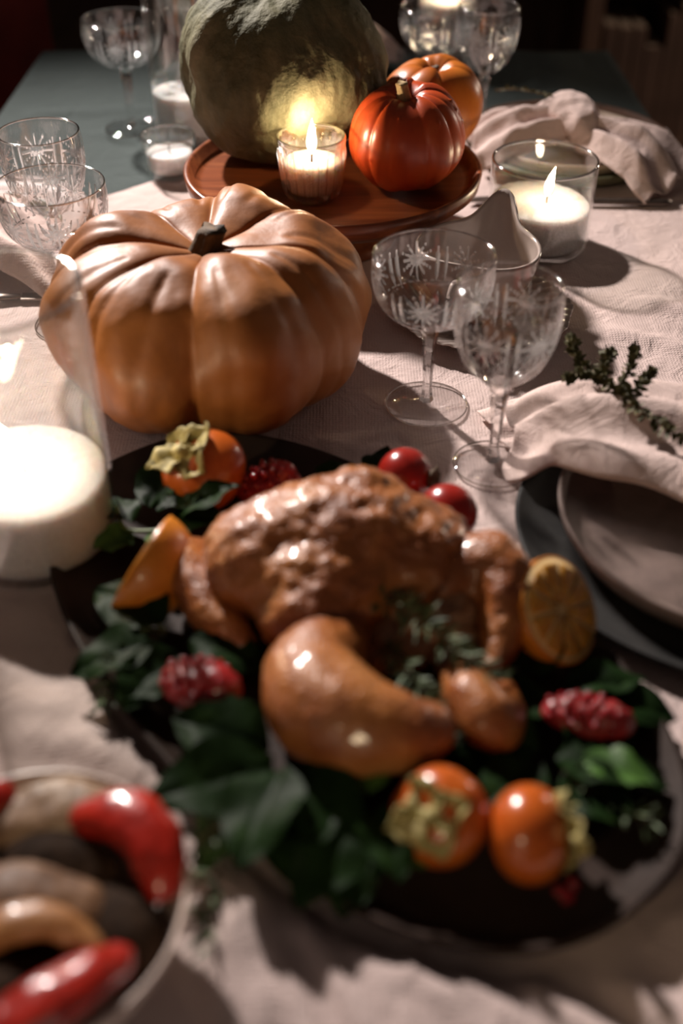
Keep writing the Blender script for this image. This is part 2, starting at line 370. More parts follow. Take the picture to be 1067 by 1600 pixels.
def linen_h(x, y):
    h = -0.0012 + 0.0014 * nz((x, y, 0), 14, 3) + 0.0012 * (0.35 - abs(nz((x, y, 0), 22, 8))) + 0.0005 * nz((x, y, 0), 60, 8)
    px, py = x + 0.006, y - 0.490
    pu = px * 0.6225 - py * 0.7826; pv = px * 0.7826 + py * 0.6225
    if (abs(pu / 0.240) ** 2.35 + abs(pv / 0.133) ** 2.35) < 1.06 or math.hypot(x + 0.142, y - 0.286) < 0.06: return min(h, 0.0)
    for a, b, w, hh in RIDGES:
        if abs(x - (a[0] + b[0]) / 2) > 0.16 or abs(y - (a[1] + b[1]) / 2) > 0.16: continue
        d, tt = seg_d(x, y, a, b)
        if d < 3 * w:
            h += hh * (1.5 if b[1] < 0.24 else 1.0) * math.exp(-(d / w) ** 2) * min(1, 4 * tt + 0.15) * min(1, 4 * (1 - tt) + 0.25) * 0.8
    return h
def draped(name, sx, sy, xs0, xs1, y0, yfar, nx, ny, hfun, base):
    """cloth sheet over the table top: what lies past an edge hangs down beside it"""
    v = []; f = []
    for j in range(ny + 1):
        for i in range(nx + 1):
            s = xs0 + (xs1 - xs0) * i / nx
            yf = yfar(max(sx[0], min(sx[1], s)))
            q = y0 + (yf - y0) * j / ny
            x = max(sx[0], min(sx[1], s)); y = max(sy[0], min(sy[1], q))
            ox = max(sx[0] - s, s - sx[1], 0); oy = max(sy[0] - q, q - sy[1], 0)
            z = base + hfun(x, y)
            if ox > 0 or oy > 0:
                wv = 0.010 * math.sin(30 * (y if ox > 0 else x)) * min(1, (ox + oy) * 8)
                z = base - (ox + oy) + 0.0
                if ox > 0: x += (0.004 + abs(wv)) * (1 if s > 0 else -1)
                if oy > 0: y += (0.004 + abs(wv)) * (1 if q > 1 else -1)
            v.append((x, y, z))
    for j in range(ny):
        for i in range(nx):
            a = j * (nx + 1) + i
            f.append([a, a + 1, a + nx + 2, a + nx + 1])
    return mesh(name, v, f)
def green_h(x, y):
    h = 0.0010 * nz((x, y, 0), 9, 5)
    d, tt = seg_d(x, y, (-0.40, 1.47), (-0.20, 1.50)); h += 0.006 * math.exp(-(d / 0.012) ** 2)
    d, tt = seg_d(x, y, (-0.30, 1.40), (-0.13, 1.44)); h += 0.004 * math.exp(-(d / 0.012) ** 2)
    return h
gc = link('green_tablecloth', draped('green_tablecloth', (XL, XR), (YN, YF), XL - 0.24, XR + 0.24, YN - 0.2, lambda x: YF + 0.2 + 0.025 * x / 0.42, 110, 190, green_h, -0.0065), M['green_cloth'])
tag(gc, 'dark slate green tablecloth covering the far end of the table', 'tablecloth')
FAR = [(-0.50, 0.98), (-0.247, 1.208), (-0.2085, 1.246), (-0.10, 1.330), (0.10, 1.385), (0.45, 1.41)]
def yfar(x):
    for (x0, a), (x1, b) in zip(FAR, FAR[1:]):
        if x <= x1: return a + (b - a) * (x - x0) / (x1 - x0)
    return FAR[-1][1]
wc = link('linen_tablecloth', draped('linen_tablecloth', (XL - 0.005, XR + 0.005), (YN - 0.006, 9), XL - 0.16, XR + 0.16, YN - 0.15, yfar, 250, 330, linen_h, 0.0), M['linen'])
tag(wc, 'wrinkled off-white linen cloth laid over the near part of the table', 'tablecloth')

# ------------------------------------------------------------------ pumpkins and squash
def gourd_mesh(name, rad, h, ring, lobes, depth, power, phase, sub=0.0, dip=0.012, stem_r=0.006, nth=200, seed=1.0, wob=0.03, rough=(), bumps=()):
    """lobed gourd: a cross-section ellipse swept round a ring, pinched at the grooves, dimpled at the stem"""
    a = rad - ring; b = h / 2; rows = []
    v = []; f = []
    stations = [('side', R(-100 + 190 * j / 44)) for j in range(45)] + [('top', j / 16) for j in range(1, 17)]
    for kind, par in stations:
        row = []
        for k in range(nth):
            th = 2 * PI * k / nth
            tw = th + wob * 2.2 * math.sin(3 * th + seed) + wob * math.sin(7 * th + 2 * seed)
            g = abs(math.sin(lobes * tw / 2 + phase)) ** power
            lv = 1 + 0.045 * math.sin(math.floor((lobes * tw / 2 + phase) / PI) * 2.4 + seed) * g
            s = (1 - depth * (1 - g)) * lv
            if sub: s -= sub * (1 - min(1, abs(math.sin(lobes * tw + 2 * phase + PI / 2)) * 2.0)) * g
            if kind == 'side':
                tt = par
                rr = ring + a * s * math.cos(tt); zz = b + b * (s if math.sin(tt) > 0 else (0.5 * s + 0.5)) * math.sin(tt)
                nx, nzz = math.cos(tt), max(math.sin(tt), -0.2)
            else:
                u = par
                rr = ring * (1 - u) + stem_r * u
                fl = (1 - u) ** 0.7
                zz = b + b * ((1 - depth * (1 - g)) * lv * fl + (1 - depth * 0.35) * (1 - fl)) - dip * u ** 1.7
                nx, nzz = 0.0, (1 - u)
            d = Vector((rr * math.cos(th), rr * math.sin(th), zz))
            n = nz(d, 18, seed) * 0.010 * rad / 0.1
            for sc, am in rough: n += am * nz(d, sc, seed + 5)
            rr += n * nx; zz += n * 0.7 * nzz
            p = Vector((max(rr, 0.002) * math.cos(th), max(rr, 0.002) * math.sin(th), zz))
            if kind == 'side':
                for (bt, bv, bs) in bumps:
                    q = math.hypot((th - bt + PI) % (2 * PI) - PI, par - bv)
                    if q < 3 * bs: p *= 1 + 0.03 * math.exp(-(q / bs) ** 2)
            row.append(len(v)); v.append(p)
        rows.append(row)
    for j in range(len(rows) - 1):
        for k in range(nth):
            k2 = (k + 1) % nth
            f.append([rows[j][k], rows[j][k2], rows[j + 1][k2], rows[j + 1][k]])
    f.append(rows[0][::-1]); f.append(rows[-1])
    me = fix(mesh(name, v, f))
    zmin = min(q.co.z for q in me.vertices)
    for q in me.vertices: q.co.z -= zmin
    return me
def gourd_stem(name, r0, h, lean, mat, parent, z, seed=0):
    pts = catmull([(0, 0, 0), (lean[0] * 0.3, lean[1] * 0.3, h * 0.5), (lean[0], lean[1], h)], 8)
    n = 20; v = []; f = []
    for i, p in enumerate(pts):
        u = i / 8; rr = r0 * (1.45 - 1.5 * u + 0.95 * u * u)
        for k in range(n):
            a = 2 * PI * k / n
            q = rr * (1 + 0.16 * math.cos(5 * a + seed + u))
            v.append((p[0] + q * math.cos(a), p[1] + q * math.sin(a), p[2] + z + (0.12 * r0 * math.sin(3 * a + seed) if i == 8 else 0)))
    for i in range(8):
        for k in range(n):
            f.append([i * n + k, i * n + (k + 1) % n, (i + 1) * n + (k + 1) % n, (i + 1) * n + k])
    f.append([8 * n + k for k in range(n)]); f.append([k for k in range(n)][::-1])
    return link(name, fix(mesh(name, v, f)), mat, parent)

t = thing('heirloom_pumpkin', 'large tan-orange pumpkin with deep ribs standing on the linen', 'pumpkin', (-0.106, 0.803, 0.0))
link('pumpkin_body', gourd_mesh('pumpkin_body', 0.131, 0.132, 0.066, 8, 0.17, 0.48, 8 * PI / 4 + 0.05, 0.030, 0.010, 0.008, 240, 1.3, 0.035, ((45, 0.0022), (110, 0.0006))), M['big_pumpkin'], t)
gourd_stem('pumpkin_stem', 0.0120, 0.022, (0.007, 0.004), M['stem'], t, 0.1135, 1)

# wooden footed stand
SC = (-0.0085, 1.0830)
t = thing('cake_stand', 'round reddish wooden footed stand carrying squash, pumpkins and a candle', 'stand', (SC[0], SC[1], 0))
link('plate', lathe_mesh('plate', [(0, 0.050), (0.100, 0.051), (0.132, 0.055), (0.1455, 0.066), (0.1475, 0.0775), (0.1450, 0.0795), (0.1420, 0.0780), (0.1370, 0.0690), (0.1300, 0.0665), (0, 0.0660)], 120), M['acacia'], t)
link('pedestal', lathe_mesh('pedestal', [(0, 0.0), (0.062, 0.0), (0.064, 0.004), (0.055, 0.009), (0.040, 0.018), (0.036, 0.028), (0.041, 0.040), (0.052, 0.0505), (0, 0.0505)], 72), M['acacia'], t)
ZS = 0.0665

sq = gourd_mesh('squash_body', 0.099, 0.168, 0.028, 8, 0.012, 1.0, 0.4, 0, 0.008, 0.008, 300, 4.2, 0.05, ((40, 0.0028), (95, 0.0018), (210, 0.0010)))
turned(sq, Euler((R(14), R(-7), 0.4)))
zmin = min(q.co.z for q in sq.vertices)
for q in sq.vertices: q.co.z -= zmin
t = thing('green_squash', 'large rough grey-green squash at the back of the wooden stand', 'squash', (-0.060, 1.170, ZS))
link('squash_body', sq, M['squash'], t)
so = gourd_stem('squash_stem', 0.010, 0.022, (0.006, -0.004), M['stem'], t, 0.152, 2)
so.rotation_euler = (R(14), R(-7), 0.4)

random.seed(5)
warts = [(random.uniform(-2.6, -0.3), random.uniform(-0.5, 1.1), random.uniform(0.018, 0.04)) for _ in range(16)]
t = thing('red_pumpkin', 'small glossy red-orange pumpkin with pale stem on the stand', 'pumpkin', (0.0655, 1.0635, ZS))
t.rotation_euler = (R(3), R(-5), 0.2)
t.location.z += 0.0035
link('pumpkin_body', gourd_mesh('pumpkin_body', 0.0555, 0.087, 0.020, 13, 0.045, 0.6, 0.3, 0, 0.008, 0.005, 200, 2.2, 0.05, (), warts), M['red_pumpkin'], t)
gourd_stem('pumpkin_stem', 0.0062, 0.023, (-0.004, -0.005), M['pale_stem'], t, 0.076, 3)
t = thing('golden_pumpkin', 'small golden orange pumpkin behind the red-orange one', 'pumpkin', (0.094, 1.170, ZS))
link('pumpkin_body', gourd_mesh('pumpkin_body', 0.053, 0.082, 0.020, 6, 0.07, 0.8, 0.9, 0, 0.010, 0.005, 140, 5.1, 0.06), M['orange_pumpkin'], t)
gourd_stem('pumpkin_stem', 0.0045, 0.010, (0.002, 0.001), M['stem'], t, 0.070, 4)

# ------------------------------------------------------------------ candles in glass
def flame_mesh(h, r, lean):
    prof = [(0, 0.0), (0.45, 0.06), (0.82, 0.18), (1.0, 0.34), (0.86, 0.52), (0.55, 0.72), (0.24, 0.88), (0, 1.0)]
    me = lathe_mesh('flame', [(a * r, b * h) for a, b in catmull(prof, 24)][:-1] + [(0, h)], 20)
    for q in me.vertices:
        u = q.co.z / h
        q.co.x += lean[0] * u * u; q.co.y += lean[1] * u * u
    me.update(); return me
def candle(name, label, loc, rad, h, wax_h, glass='glass', wall=0.0022, base=0.007, taper=1.0, ribs=0, lit=True, flame_h=0.028, lean=(0, 0), power=0.5, group=None, tilt=0.0, wick_off=(0, 0)):
    t = thing(name, label, 'candle', loc, 0, group)
    outer = [(0, 0.0), (rad * taper - 0.006, 0.0), (rad * taper - 0.0015, 0.0016), (rad * taper, 0.006)]
    for k in range(1, 15):
        u = k / 14; outer.append((rad * (taper + (1 - taper) * u ** 0.6), 0.006 + (h - 0.007) * u))
    outer.append((rad - wall * 0.3, h)); outer.append((rad - wall * 0.8, h))
    inner = [(rad - wall, h - 0.001)]
    for k in range(13, -1, -1):
        u = k / 14; inner.append((rad * (taper + (1 - taper) * u ** 0.6) - wall, max(base + 0.002, 0.006 + (h - 0.007) * u)))
    inner += [(rad * taper - wall - 0.004, base), (0, base)]
    prof = outer + inner; no = len(outer)
    md = None
    if ribs:
        def md(a, i, r, z):
            if i < no and 3 <= i and z < h * 0.86:
                k = min(1, (h * 0.86 - z) / 0.008)
                r += k * 0.0017 * (abs(math.cos(ribs * a / 2)) * 2 - 1)
            return r, z
    link('glass_jar', lathe_mesh('glass_jar', prof, ribs * 8 if ribs else 96, md), M[glass], t)
    link('rim', ring_mesh('rim', rad - wall * 0.55, h, 0.0015 if rad > 0.035 else 0.0011), M['rim_glass'], t)
    wr = rad * (taper + (1 - taper) * max(0, (wax_h - 0.006) / h) ** 0.6) - wall - 0.0006
    wp = [(0, base + 0.0004), (rad * taper - wall - 0.005, base + 0.0004), (rad * taper - wall - 0.0010, base + 0.003)]
    for k in range(1, 9):
        u = k / 8; z = base + 0.003 + (wax_h - 0.0015 - base - 0.003) * u
        wp.append((rad * (taper + (1 - taper) * max(0, (z - 0.006) / h) ** 0.6) - wall - 0.0008, z))
    wp += [(wr - 0.002, wax_h), (wr * 0.7, wax_h - 0.0008), (wr * 0.35, wax_h - 0.0016), (0, wax_h - 0.002)]
    def wm(a, i, r, z):
        if z > wax_h - 0.004: z += 0.0006 * nz((r * math.cos(a), r * math.sin(a), 0), 160, 2) + tilt * r * math.cos(a - 2.6)
        return r, z
    wax = link('wax', lathe_mesh('wax', wp, 72, wm), M['wax'], t)
    wx, wy = wick_off
    link('wick', tube_mesh('wick', [(wx, wy, wax_h - 0.004), (wx, wy, wax_h + 0.003), (wx + lean[0] * 0.12, wy + lean[1] * 0.12, wax_h + 0.008)], 0.0009, 6), M['wick'], wax)
    if lit:
        fo = link('flame', flame_mesh(flame_h, flame_h * 0.14, lean), M['flame'], t); fo.location = (wx, wy, wax_h + 0.005)
        ld = bpy.data.lights.new('flame_light', 'POINT'); ld.energy = power; ld.color = (1.0, 0.74, 0.47); ld.shadow_soft_size = 0.003
        lo = bpy.data.objects.new('flame_light', ld); COL.objects.link(lo); lo.parent = t
        lo.location = (wx + lean[0] * 0.3, wy + lean[1] * 0.3, wax_h + 0.005 + flame_h * 0.75)
    return t
candle('ribbed_candle', 'small lit candle in a ribbed glass tumbler on the wooden stand', (-0.0281, 1.0340, ZS), 0.0325, 0.0585, 0.036, 'ribbed', 0.0022, 0.006, 0.80, 22, True, 0.034, (0.0008, 0), 0.33)
candle('jar_candle', 'wide lit candle in a low clear glass jar behind the sauce boat', (0.1990, 1.0690, 0), 0.0520, 0.0890, 0.0470, flame_h=0.030, lean=(0.005, 0), power=0.15, tilt=0.06, wick_off=(0.006, 0.0))
candle('tall_jar_candle', 'lit candle in a tall clear glass jar at the left edge, by the platter', (-0.2090, 0.5960, 0), 0.0560, 0.1930, 0.0610, wall=0.0026, base=0.009, flame_h=0.034, lean=(-0.016, 0.002), power=0.25, tilt=0.05)
candle('tumbler_candle', 'small unlit candle in a plain glass tumbler behind the large tan pumpkin', (-0.1960, 1.2530, 0), 0.0310, 0.0470, 0.0285, base=0.006, taper=0.85, lit=False)
candle('cylinder_candle', 'unlit candle in a tall narrow glass cylinder beside the green squash', (-0.1870, 1.3500, 0), 0.0400, 0.2000, 0.0650, base=0.008, lit=False)
candle('far_candle', 'lit jar candle at the far end of the table behind two crystal glasses', (0.1480, 1.6750, 0), 0.0420, 0.1050, 0.0840, flame_h=0.026, power=0.15)

candle('near_candle', 'lit candle in a tall glass jar at the near end of the table', (-0.0500, 0.0950, 0), 0.0450, 0.2100, 0.1500, flame_h=0.034, power=0.60)

# ------------------------------------------------------------------ cut crystal glasses
def cut_depth(th, u, rm, vh, nstar, vstar, rs):
    """depth 0..1 of the cuts at angle th and height fraction u of the bowl"""
    per = 2 * PI / nstar
    x = ((th + per / 2) % per - per / 2) * rm; y = (u - vstar) * vh
    rho = math.hypot(x, y); d = 0.0
    if rho < rs:
        ph = math.atan2(y, x)
        w = abs(math.sin(6 * ph)) * rho / 1.2
        lim = 0.0014 * (1 - rho / rs) + 0.00032
        if w < lim * 3: d = max(d, 1 - w / (lim * 3))
        if rho < 0.0011: d = 1
    x2 = ((th) % per - per / 2) * rm
    for off in (-0.0035, 0.0035):
        q = abs(x2 - off) / 0.0018; yy = (u - vstar + 0.04) * vh / (rs * 1.15)
        if abs(yy) < 1 and q < 1 - yy * yy: d = max(d, (1 - yy * yy - q))
    if u < 0.42:                                   # petals rising from the stem
        m = 2 * nstar; pm = 2 * PI / m
        q = abs((th + pm / 2) % pm - pm / 2) / (pm / 2)
        e = 1 - abs(u / 0.42 * 2 - 1)
        if q < e * 0.60: d = max(d, (e * 0.60 - q) * 1.1)
    # cross-hatched diamonds between
    if 0.40 < u < 0.62:
        g = abs(math.sin(nstar * 3 * th + u * 40)) * abs(math.sin(nstar * 3 * th - u * 40))
        if g < 0.10 and rho > rs * 0.9: d = max(d, 0.5 - g * 4)
    return d
def bowl_mesh(name, prof, nstar, vstar, rs, wall=0.0022, n=336, rows=66):
    P = catmull(prof, rows); z0, z1 = prof[0][1], prof[-1][1]
    v = []; f = []; cutm = []
    rmx = max(p[0] for p in prof); L = 0; acc = [0]
    for a, b in zip(P, P[1:]):
        L += math.hypot(b[0] - a[0], b[1] - a[1]); acc.append(L)
    for i, (r, z) in enumerate(P):
        u = acc[i] / L
        for k in range(n):
            a = 2 * PI * k / n
            d = cut_depth(a, u, rmx, L, nstar, vstar, rs) if i < rows - 6 else 0
            rr = r - 0.0011 * d
            v.append((rr * math.cos(a), rr * math.sin(a), z)); cutm.append(d)
    base_in = len(v); ni = 22
    Q = catmull(list(prof)[::-1], ni)
    for i, (r, z) in enumerate(Q):
        for k in range(n):
            a = 2 * PI * k / n; rr = max(r - wall, 0.0008) if i > 0 else r - 0.0012
            v.append((rr * math.cos(a), rr * math.sin(a), z + (0.0022 if r < 0.02 else 0.0022 * (1 - i * 0 - min(1, (z - z0) / (z1 - z0) * 2)) if z < (z0 + z1) / 2 else 0)))
            cutm.append(0)
    tot = rows + 1 + ni + 1
    for i in range(tot - 1):
        for k in range(n):
            k2 = (k + 1) % n
            f.append([i * n + k, i * n + k2, (i + 1) * n + k2, (i + 1) * n + k])
    f.append([k for k in range(n)][::-1]); f.append([(tot - 1) * n + k for k in range(n)])
    me = mesh(name, v, f)
    me.materials.append(M['crystal']); me.materials.append(M['cut'])
    for p in me.polygons:
        c = [cutm[i] for i in p.vertices]
        if len(c) == 4 and sum(c) / 4 > 0.15: p.material_index = 1
    return me
def make_glass(name, label, prof, zb, stem_r, foot_r, nstar, vstar, rs):
    t = thing(name, label, 'glass')
    link('bowl', bowl_mesh('bowl', prof, nstar, vstar, rs), None, t)
    link('rim', ring_mesh('rim', prof[-1][0] - 0.0008, prof[-1][1], 0.0008), M['rim_glass'], t)
    sp = [(stem_r * 1.15, 0.005), (stem_r * 0.80, 0.014), (stem_r * 0.85, zb * 0.45), (stem_r * 1.25, zb * 0.80), (stem_r * 1.5, zb * 0.90), (stem_r * 0.95, zb * 0.955), (stem_r * 1.25, zb + 0.0005)]
    sm = lathe_mesh('stem', [(0, 0.005)] + catmull(sp, 20) + [(0, zb + 0.0005)], 6, None, False)
    link('stem', sm, M['stem_glass'], t)
    link('foot', lathe_mesh('foot', [(0, 0.0), (foot_r - 0.001, 0.0), (foot_r, 0.0010), (foot_r - 0.001, 0.0020), (foot_r * 0.55, 0.0030), (stem_r * 1.6, 0.0052), (stem_r * 0.9, 0.0075), (0, 0.0075)], 72), M['foot_glass'], t)
    link('foot_rim', ring_mesh('foot_rim', foot_r - 0.0004, 0.0012, 0.0008), M['rim_glass'], t)
    return t
COUPE = [(0.0062, 0.0780), (0.0200, 0.0795), (0.0330, 0.0860), (0.0420, 0.0970), (0.0462, 0.1110), (0.0466, 0.1230), (0.0462, 0.1320)]
GOB = [(0.0062, 0.0745), (0.0150, 0.0775), (0.0260, 0.0880), (0.0335, 0.1030), (0.0370, 0.1200), (0.0374, 0.1360), (0.0358, 0.1500)]
cp = make_glass('crystal_coupe', 'cut crystal coupe glass in front of the sauce boat', COUPE, 0.078, 0.0050, 0.0335, 7, 0.68, 0.0150)
cp.location = (0.0690, 0.7690, 0)
gb = make_glass('crystal_goblet', 'cut crystal goblet standing nearest the napkin with thyme', GOB, 0.0745, 0.0052, 0.0300, 6, 0.66, 0.0160)
gb.location = (0.1142, 0.6860, 0)
dup(cp, (-0.2440, 0.9020, 0), 0.5, 'cut crystal coupe glass to the left of the large tan pumpkin')
dup(gb, (-0.2660, 0.9760, 0), 0.9, 'cut crystal goblet just behind the coupe left of the tan pumpkin')
dup(cp, (-0.2630, 1.4030, 0), 0.2, 'cut crystal coupe glass standing alone on the dark green cloth')
dup(gb, (-0.1980, 1.5270, 0), 0.3, 'cut crystal goblet behind the tall glass cylinder, cropped at the top')
dup(cp, (0.1180, 1.4550, 0), 0.8, 'cut crystal coupe glass behind the golden pumpkin, left of a goblet')
dup(gb, (0.1720, 1.3850, 0), 0.1, 'cut crystal goblet right of the golden pumpkin near the knotted napkin')

# ------------------------------------------------------------------ sauce boat and saucer
t = thing('saucer', 'white porcelain saucer with embossed scalloped rim under the sauce boat', 'saucer', (0.1265, 0.9120, 0))
def sau(a, i, r, z):
    k = max(0, (r - 0.048) / 0.034)
    s = math.sin(44 * a + r * 420)
    return r * (1 + 0.016 * k * math.cos(11 * a)), z + 0.0012 * min(1, k * 1.4) * s * (1 if i in range(6, 16) else 0.3)
sp_ = [(0, 0.0), (0.044, 0.0), (0.050, 0.003), (0.066, 0.0075), (0.0805, 0.0130), (0.0820, 0.0140), (0.0815, 0.0152), (0.078, 0.0148), (0.074, 0.0136), (0.070, 0.0124), (0.066, 0.0112), (0.062, 0.0100), (0.058, 0.0088), (0.054, 0.0076), (0.050, 0.0062), (0.046, 0.0050), (0.0, 0.0042)]
t_me = lathe_mesh('saucer_dish', sp_, 440, sau)
link('saucer_dish', t_me, M['porcelain'], t)
t = thing('sauce_boat', 'white porcelain sauce boat with pointed spout standing on the saucer', 'sauce boat', (0.1200, 0.9150, 0.0045))
SPA = R(66)                                        # the spout points to the back right
def boat(th, u, inner):
    """u 0 bottom .. 1 rim"""
    c = math.cos(th - SPA)
    prof = (0.022 + 0.030 * math.sin(min(1, u * 1.05) * PI / 2) ** 0.8)
    lip = max(0, (u - 0.35) / 0.65)
    sp = math.exp(-((((th - SPA + PI) % (2 * PI)) - PI) / 0.30) ** 2)
    ex = 1 + 0.12 * abs(math.sin(th - SPA)) * u
    r = prof * ex * (1 - 0.05 * u) + 0.024 * sp * lip ** 1.5
    z = 0.070 * u + 0.021 * sp * lip ** 2 - 0.004 * math.sin(th - SPA) ** 2 * lip
    if inner: r -= 0.0028; z = max(z, 0.006)
    return (r * math.cos(th), r * math.sin(th), z)
nb, nu = 120, 22; v = []; f = []
for inner in (0, 1):
    for j in range(nu + 1):
        u = j / nu if not inner else 1 - j / nu
        for k in range(nb): v.append(boat(2 * PI * k / nb, u, inner))
for j in range(2 * nu + 1):
    for k in range(nb):
        k2 = (k + 1) % nb; f.append([j * nb + k, j * nb + k2, (j + 1) * nb + k2, (j + 1) * nb + k])
f.append([k for k in range(nb)][::-1]); f.append([(2 * nu + 1) * nb + k for k in range(nb)])
link('boat_body', fix(mesh('boat_body', v, f)), M['porcelain'], t)
hd = Vector((-math.cos(SPA), -math.sin(SPA), 0))
hp = [hd * 0.047 + Vector((0, 0, 0.052)), hd * 0.062 + Vector((0, 0, 0.057)), hd * 0.071 + Vector((0, 0, 0.046)), hd * 0.066 + Vector((0, 0, 0.030)), hd * 0.047 + Vector((0, 0, 0.020))]
link('handle', tube_mesh('handle', catmull(hp, 20), 0.0034, 12), M['porcelain'], t)

# ------------------------------------------------------------------ place settings
def plate_mesh(name, rad, h, lip, wall=0.004, n=96):
    return lathe_mesh(name, [(0, 0), (rad * 0.72, 0), (rad * 0.93, h * 0.22), (rad - 0.001, h * 0.75), (rad, h - 0.001), (rad - wall * 0.5, h), (rad - wall, h - 0.0012), (rad - wall - lip, h * 0.42), (rad * 0.80, h * 0.30), (0, h * 0.27)], n)
def plate(name, label, loc, rad, h, lip, mat):
    o = link(name, plate_mesh(name, rad, h, lip), M[mat]); o.location = loc
    return tag(o, label, 'plate')
plate('charger_plate', 'large matte black charger plate right of the chicken platter', (0.2660, 0.5940, 0.0005), 0.146, 0.013, 0.010, 'black_plate')
plate('dinner_plate', 'taupe stoneware plate with upright rim on the black charger', (0.2690, 0.5960, 0.0050), 0.1210, 0.024, 0.003, 'taupe_plate')
plate('wood_charger', 'brown round charger board under the olive plate at the right', (0.2750, 1.3600, 0.0005), 0.128, 0.008, 0.006, 'brown_charger')
plate('olive_plate', 'dark olive stoneware plate behind the wide jar candle', (0.2680, 1.3080, 0.0035), 0.116, 0.017, 0.006, 'olive_plate')
plate('beige_plate', 'beige plate under the knotted napkin, on the olive plate', (0.2680, 1.3080, 0.0090), 0.098, 0.018, 0.004, 'beige_plate')
plate('wood_charger', 'brown round charger board at the left edge behind the crystal glasses', (-0.3750, 1.1250, 0.0005), 0.108, 0.008, 0.006, 'brown_charger')
plate('olive_plate', 'dark olive plate at the left edge under a folded napkin', (-0.3750, 1.0700, 0.0035), 0.090, 0.017, 0.006, 'olive_plate')

def strip_mesh(name, pts, widths, arch, nf=1.5, famp=0.006, seed=1.0, nu=60, nv=44, thick=0.0014, floor=None, twist=None):
    """a run of folded cloth along a path: arched across, with soft folds"""
    C = catmull([tuple(p) + (w, a) for p, w, a in zip(pts, widths, arch)], nu)
    v = []; f = []
    for i, c in enumerate(C):
        c0 = C[max(i - 1, 0)]; c1 = C[min(i + 1, nu)]
        d = Vector((c1[0] - c0[0], c1[1] - c0[1], 0)).normalized(); s = Vector((-d.y, d.x, 0))
        for j in range(nv + 1):
            q = 2 * j / nv - 1; w = c[3] * (1 + 0.10 * nz((i * 0.05, q, 0), 2.2, seed))
            dome = max(0, 1 - abs(q) ** 2.4)
            p = Vector(c[:3]) + s * (q * w)
            fold = famp * math.sin(nf * PI * q * 2 + seed + 1.4 * math.sin(i * 0.06 + seed)) + famp * 0.8 * nz((i / nu * 3, q * 1.6, seed), 1.7, seed)
            z = c[2] + c[4] * dome + fold * (0.35 + 0.65 * dome)
            p += d * (famp * 0.8 * math.sin(q * 5 + seed) if i in (0, nu) else 0)
            fz = floor(p.x, p.y) if floor else 0.003
            v.append((p.x, p.y, max(z, fz + 0.0012 * (1 + math.sin(q * 9 + i * 0.3)))))
    n = nv + 1
    for i in range(nu):
        for j in range(nv):
            f.append([i * n + j, i * n + j + 1, (i + 1) * n + j + 1, (i + 1) * n + j])
    return mesh(name, v, f)
def solid(o, th=0.0014):
    md = o.modifiers.new('thickness', 'SOLIDIFY'); md.thickness = th; md.offset = 1
    return o
def disc_floor(cx, cy, r, z, out=0.004):
    def fn(x, y):
        d = math.hypot(x - cx, y - cy)
        if d < r: return z
        k = min(1, (d - r) / 0.02); return z + (out - z) * k
    return fn
# front right napkin
t = thing('napkin', 'folded pale linen napkin with thyme, half on the taupe plate', 'napkin', (0.25, 0.66, 0))
fl1 = disc_floor(0.269, 0.596, 0.124, 0.031)
nm = strip_mesh('napkin_cloth', [(0.128, 0.700, 0.012), (0.165, 0.694, 0.030), (0.215, 0.672, 0.040), (0.275, 0.640, 0.040), (0.345, 0.605, 0.034), (0.385, 0.585, 0.014)], [0.052, 0.058, 0.068, 0.066, 0.066, 0.070], [0.012, 0.022, 0.020, 0.018, 0.016, 0.006], 1.2, 0.0065, 2.1, floor=fl1)
nm.transform(Matrix.Translation((-0.25, -0.66, 0)))
solid(link('napkin_cloth', nm, M['napkin'], t))
nm = strip_mesh('napkin_flap', [(0.120, 0.725, 0.004), (0.150, 0.735, 0.006), (0.185, 0.732, 0.018)], [0.030, 0.036, 0.030], [0.003, 0.005, 0.010], 1.0, 0.002, 0.7, 24, 24)
nm.transform(Matrix.Translation((-0.25, -0.66, 0)))
solid(link('napkin_flap', nm, M['napkin'], t))
# back right knotted napkin
t = thing('knotted_napkin', 'pale linen napkin tied in a knot on the beige plate', 'napkin', (0.27, 1.29, 0))
fl2 = disc_floor(0.268, 1.308, 0.100, 0.028)
for nme, pts, w, a, sd in (('napkin_tail', [(0.150, 1.288, 0.014), (0.185, 1.292, 0.034), (0.225, 1.288, 0.044), (0.262, 1.275, 0.050)], [0.052, 0.054, 0.044, 0.022], [0.022, 0.034, 0.034, 0.024], 1.1),
                          ('napkin_tail', [(0.268, 1.270, 0.050), (0.305, 1.255, 0.045), (0.345, 1.232, 0.034), (0.375, 1.205, 0.006)], [0.020, 0.044, 0.062, 0.066], [0.022, 0.030, 0.030, 0.010], 3.3)):
    pts = [(p[0], p[1], 0.008 + (p[2] - 0.008) * 0.72) for p in pts]; a = [q * 0.8 for q in a]
    nm = strip_mesh(nme, pts, w, a, 1.6, 0.0065, sd, 46, 40, floor=fl2)
    nm.transform(Matrix.Translation((-0.27, -1.29, 0)))
    solid(link(nme, nm, M['napkin'], t))
km = blob_mesh('napkin_knot', chain([(-0.032, 0.024, 0.046), (-0.015, 0.004, 0.058), (0.002, -0.018, 0.056), (0.010, -0.036, 0.040)], [0.018, 0.023, 0.023, 0.018], 10), 0.003, 8, 0.004, 40, 2.0)
link('napkin_knot', km, M['napkin'], t)
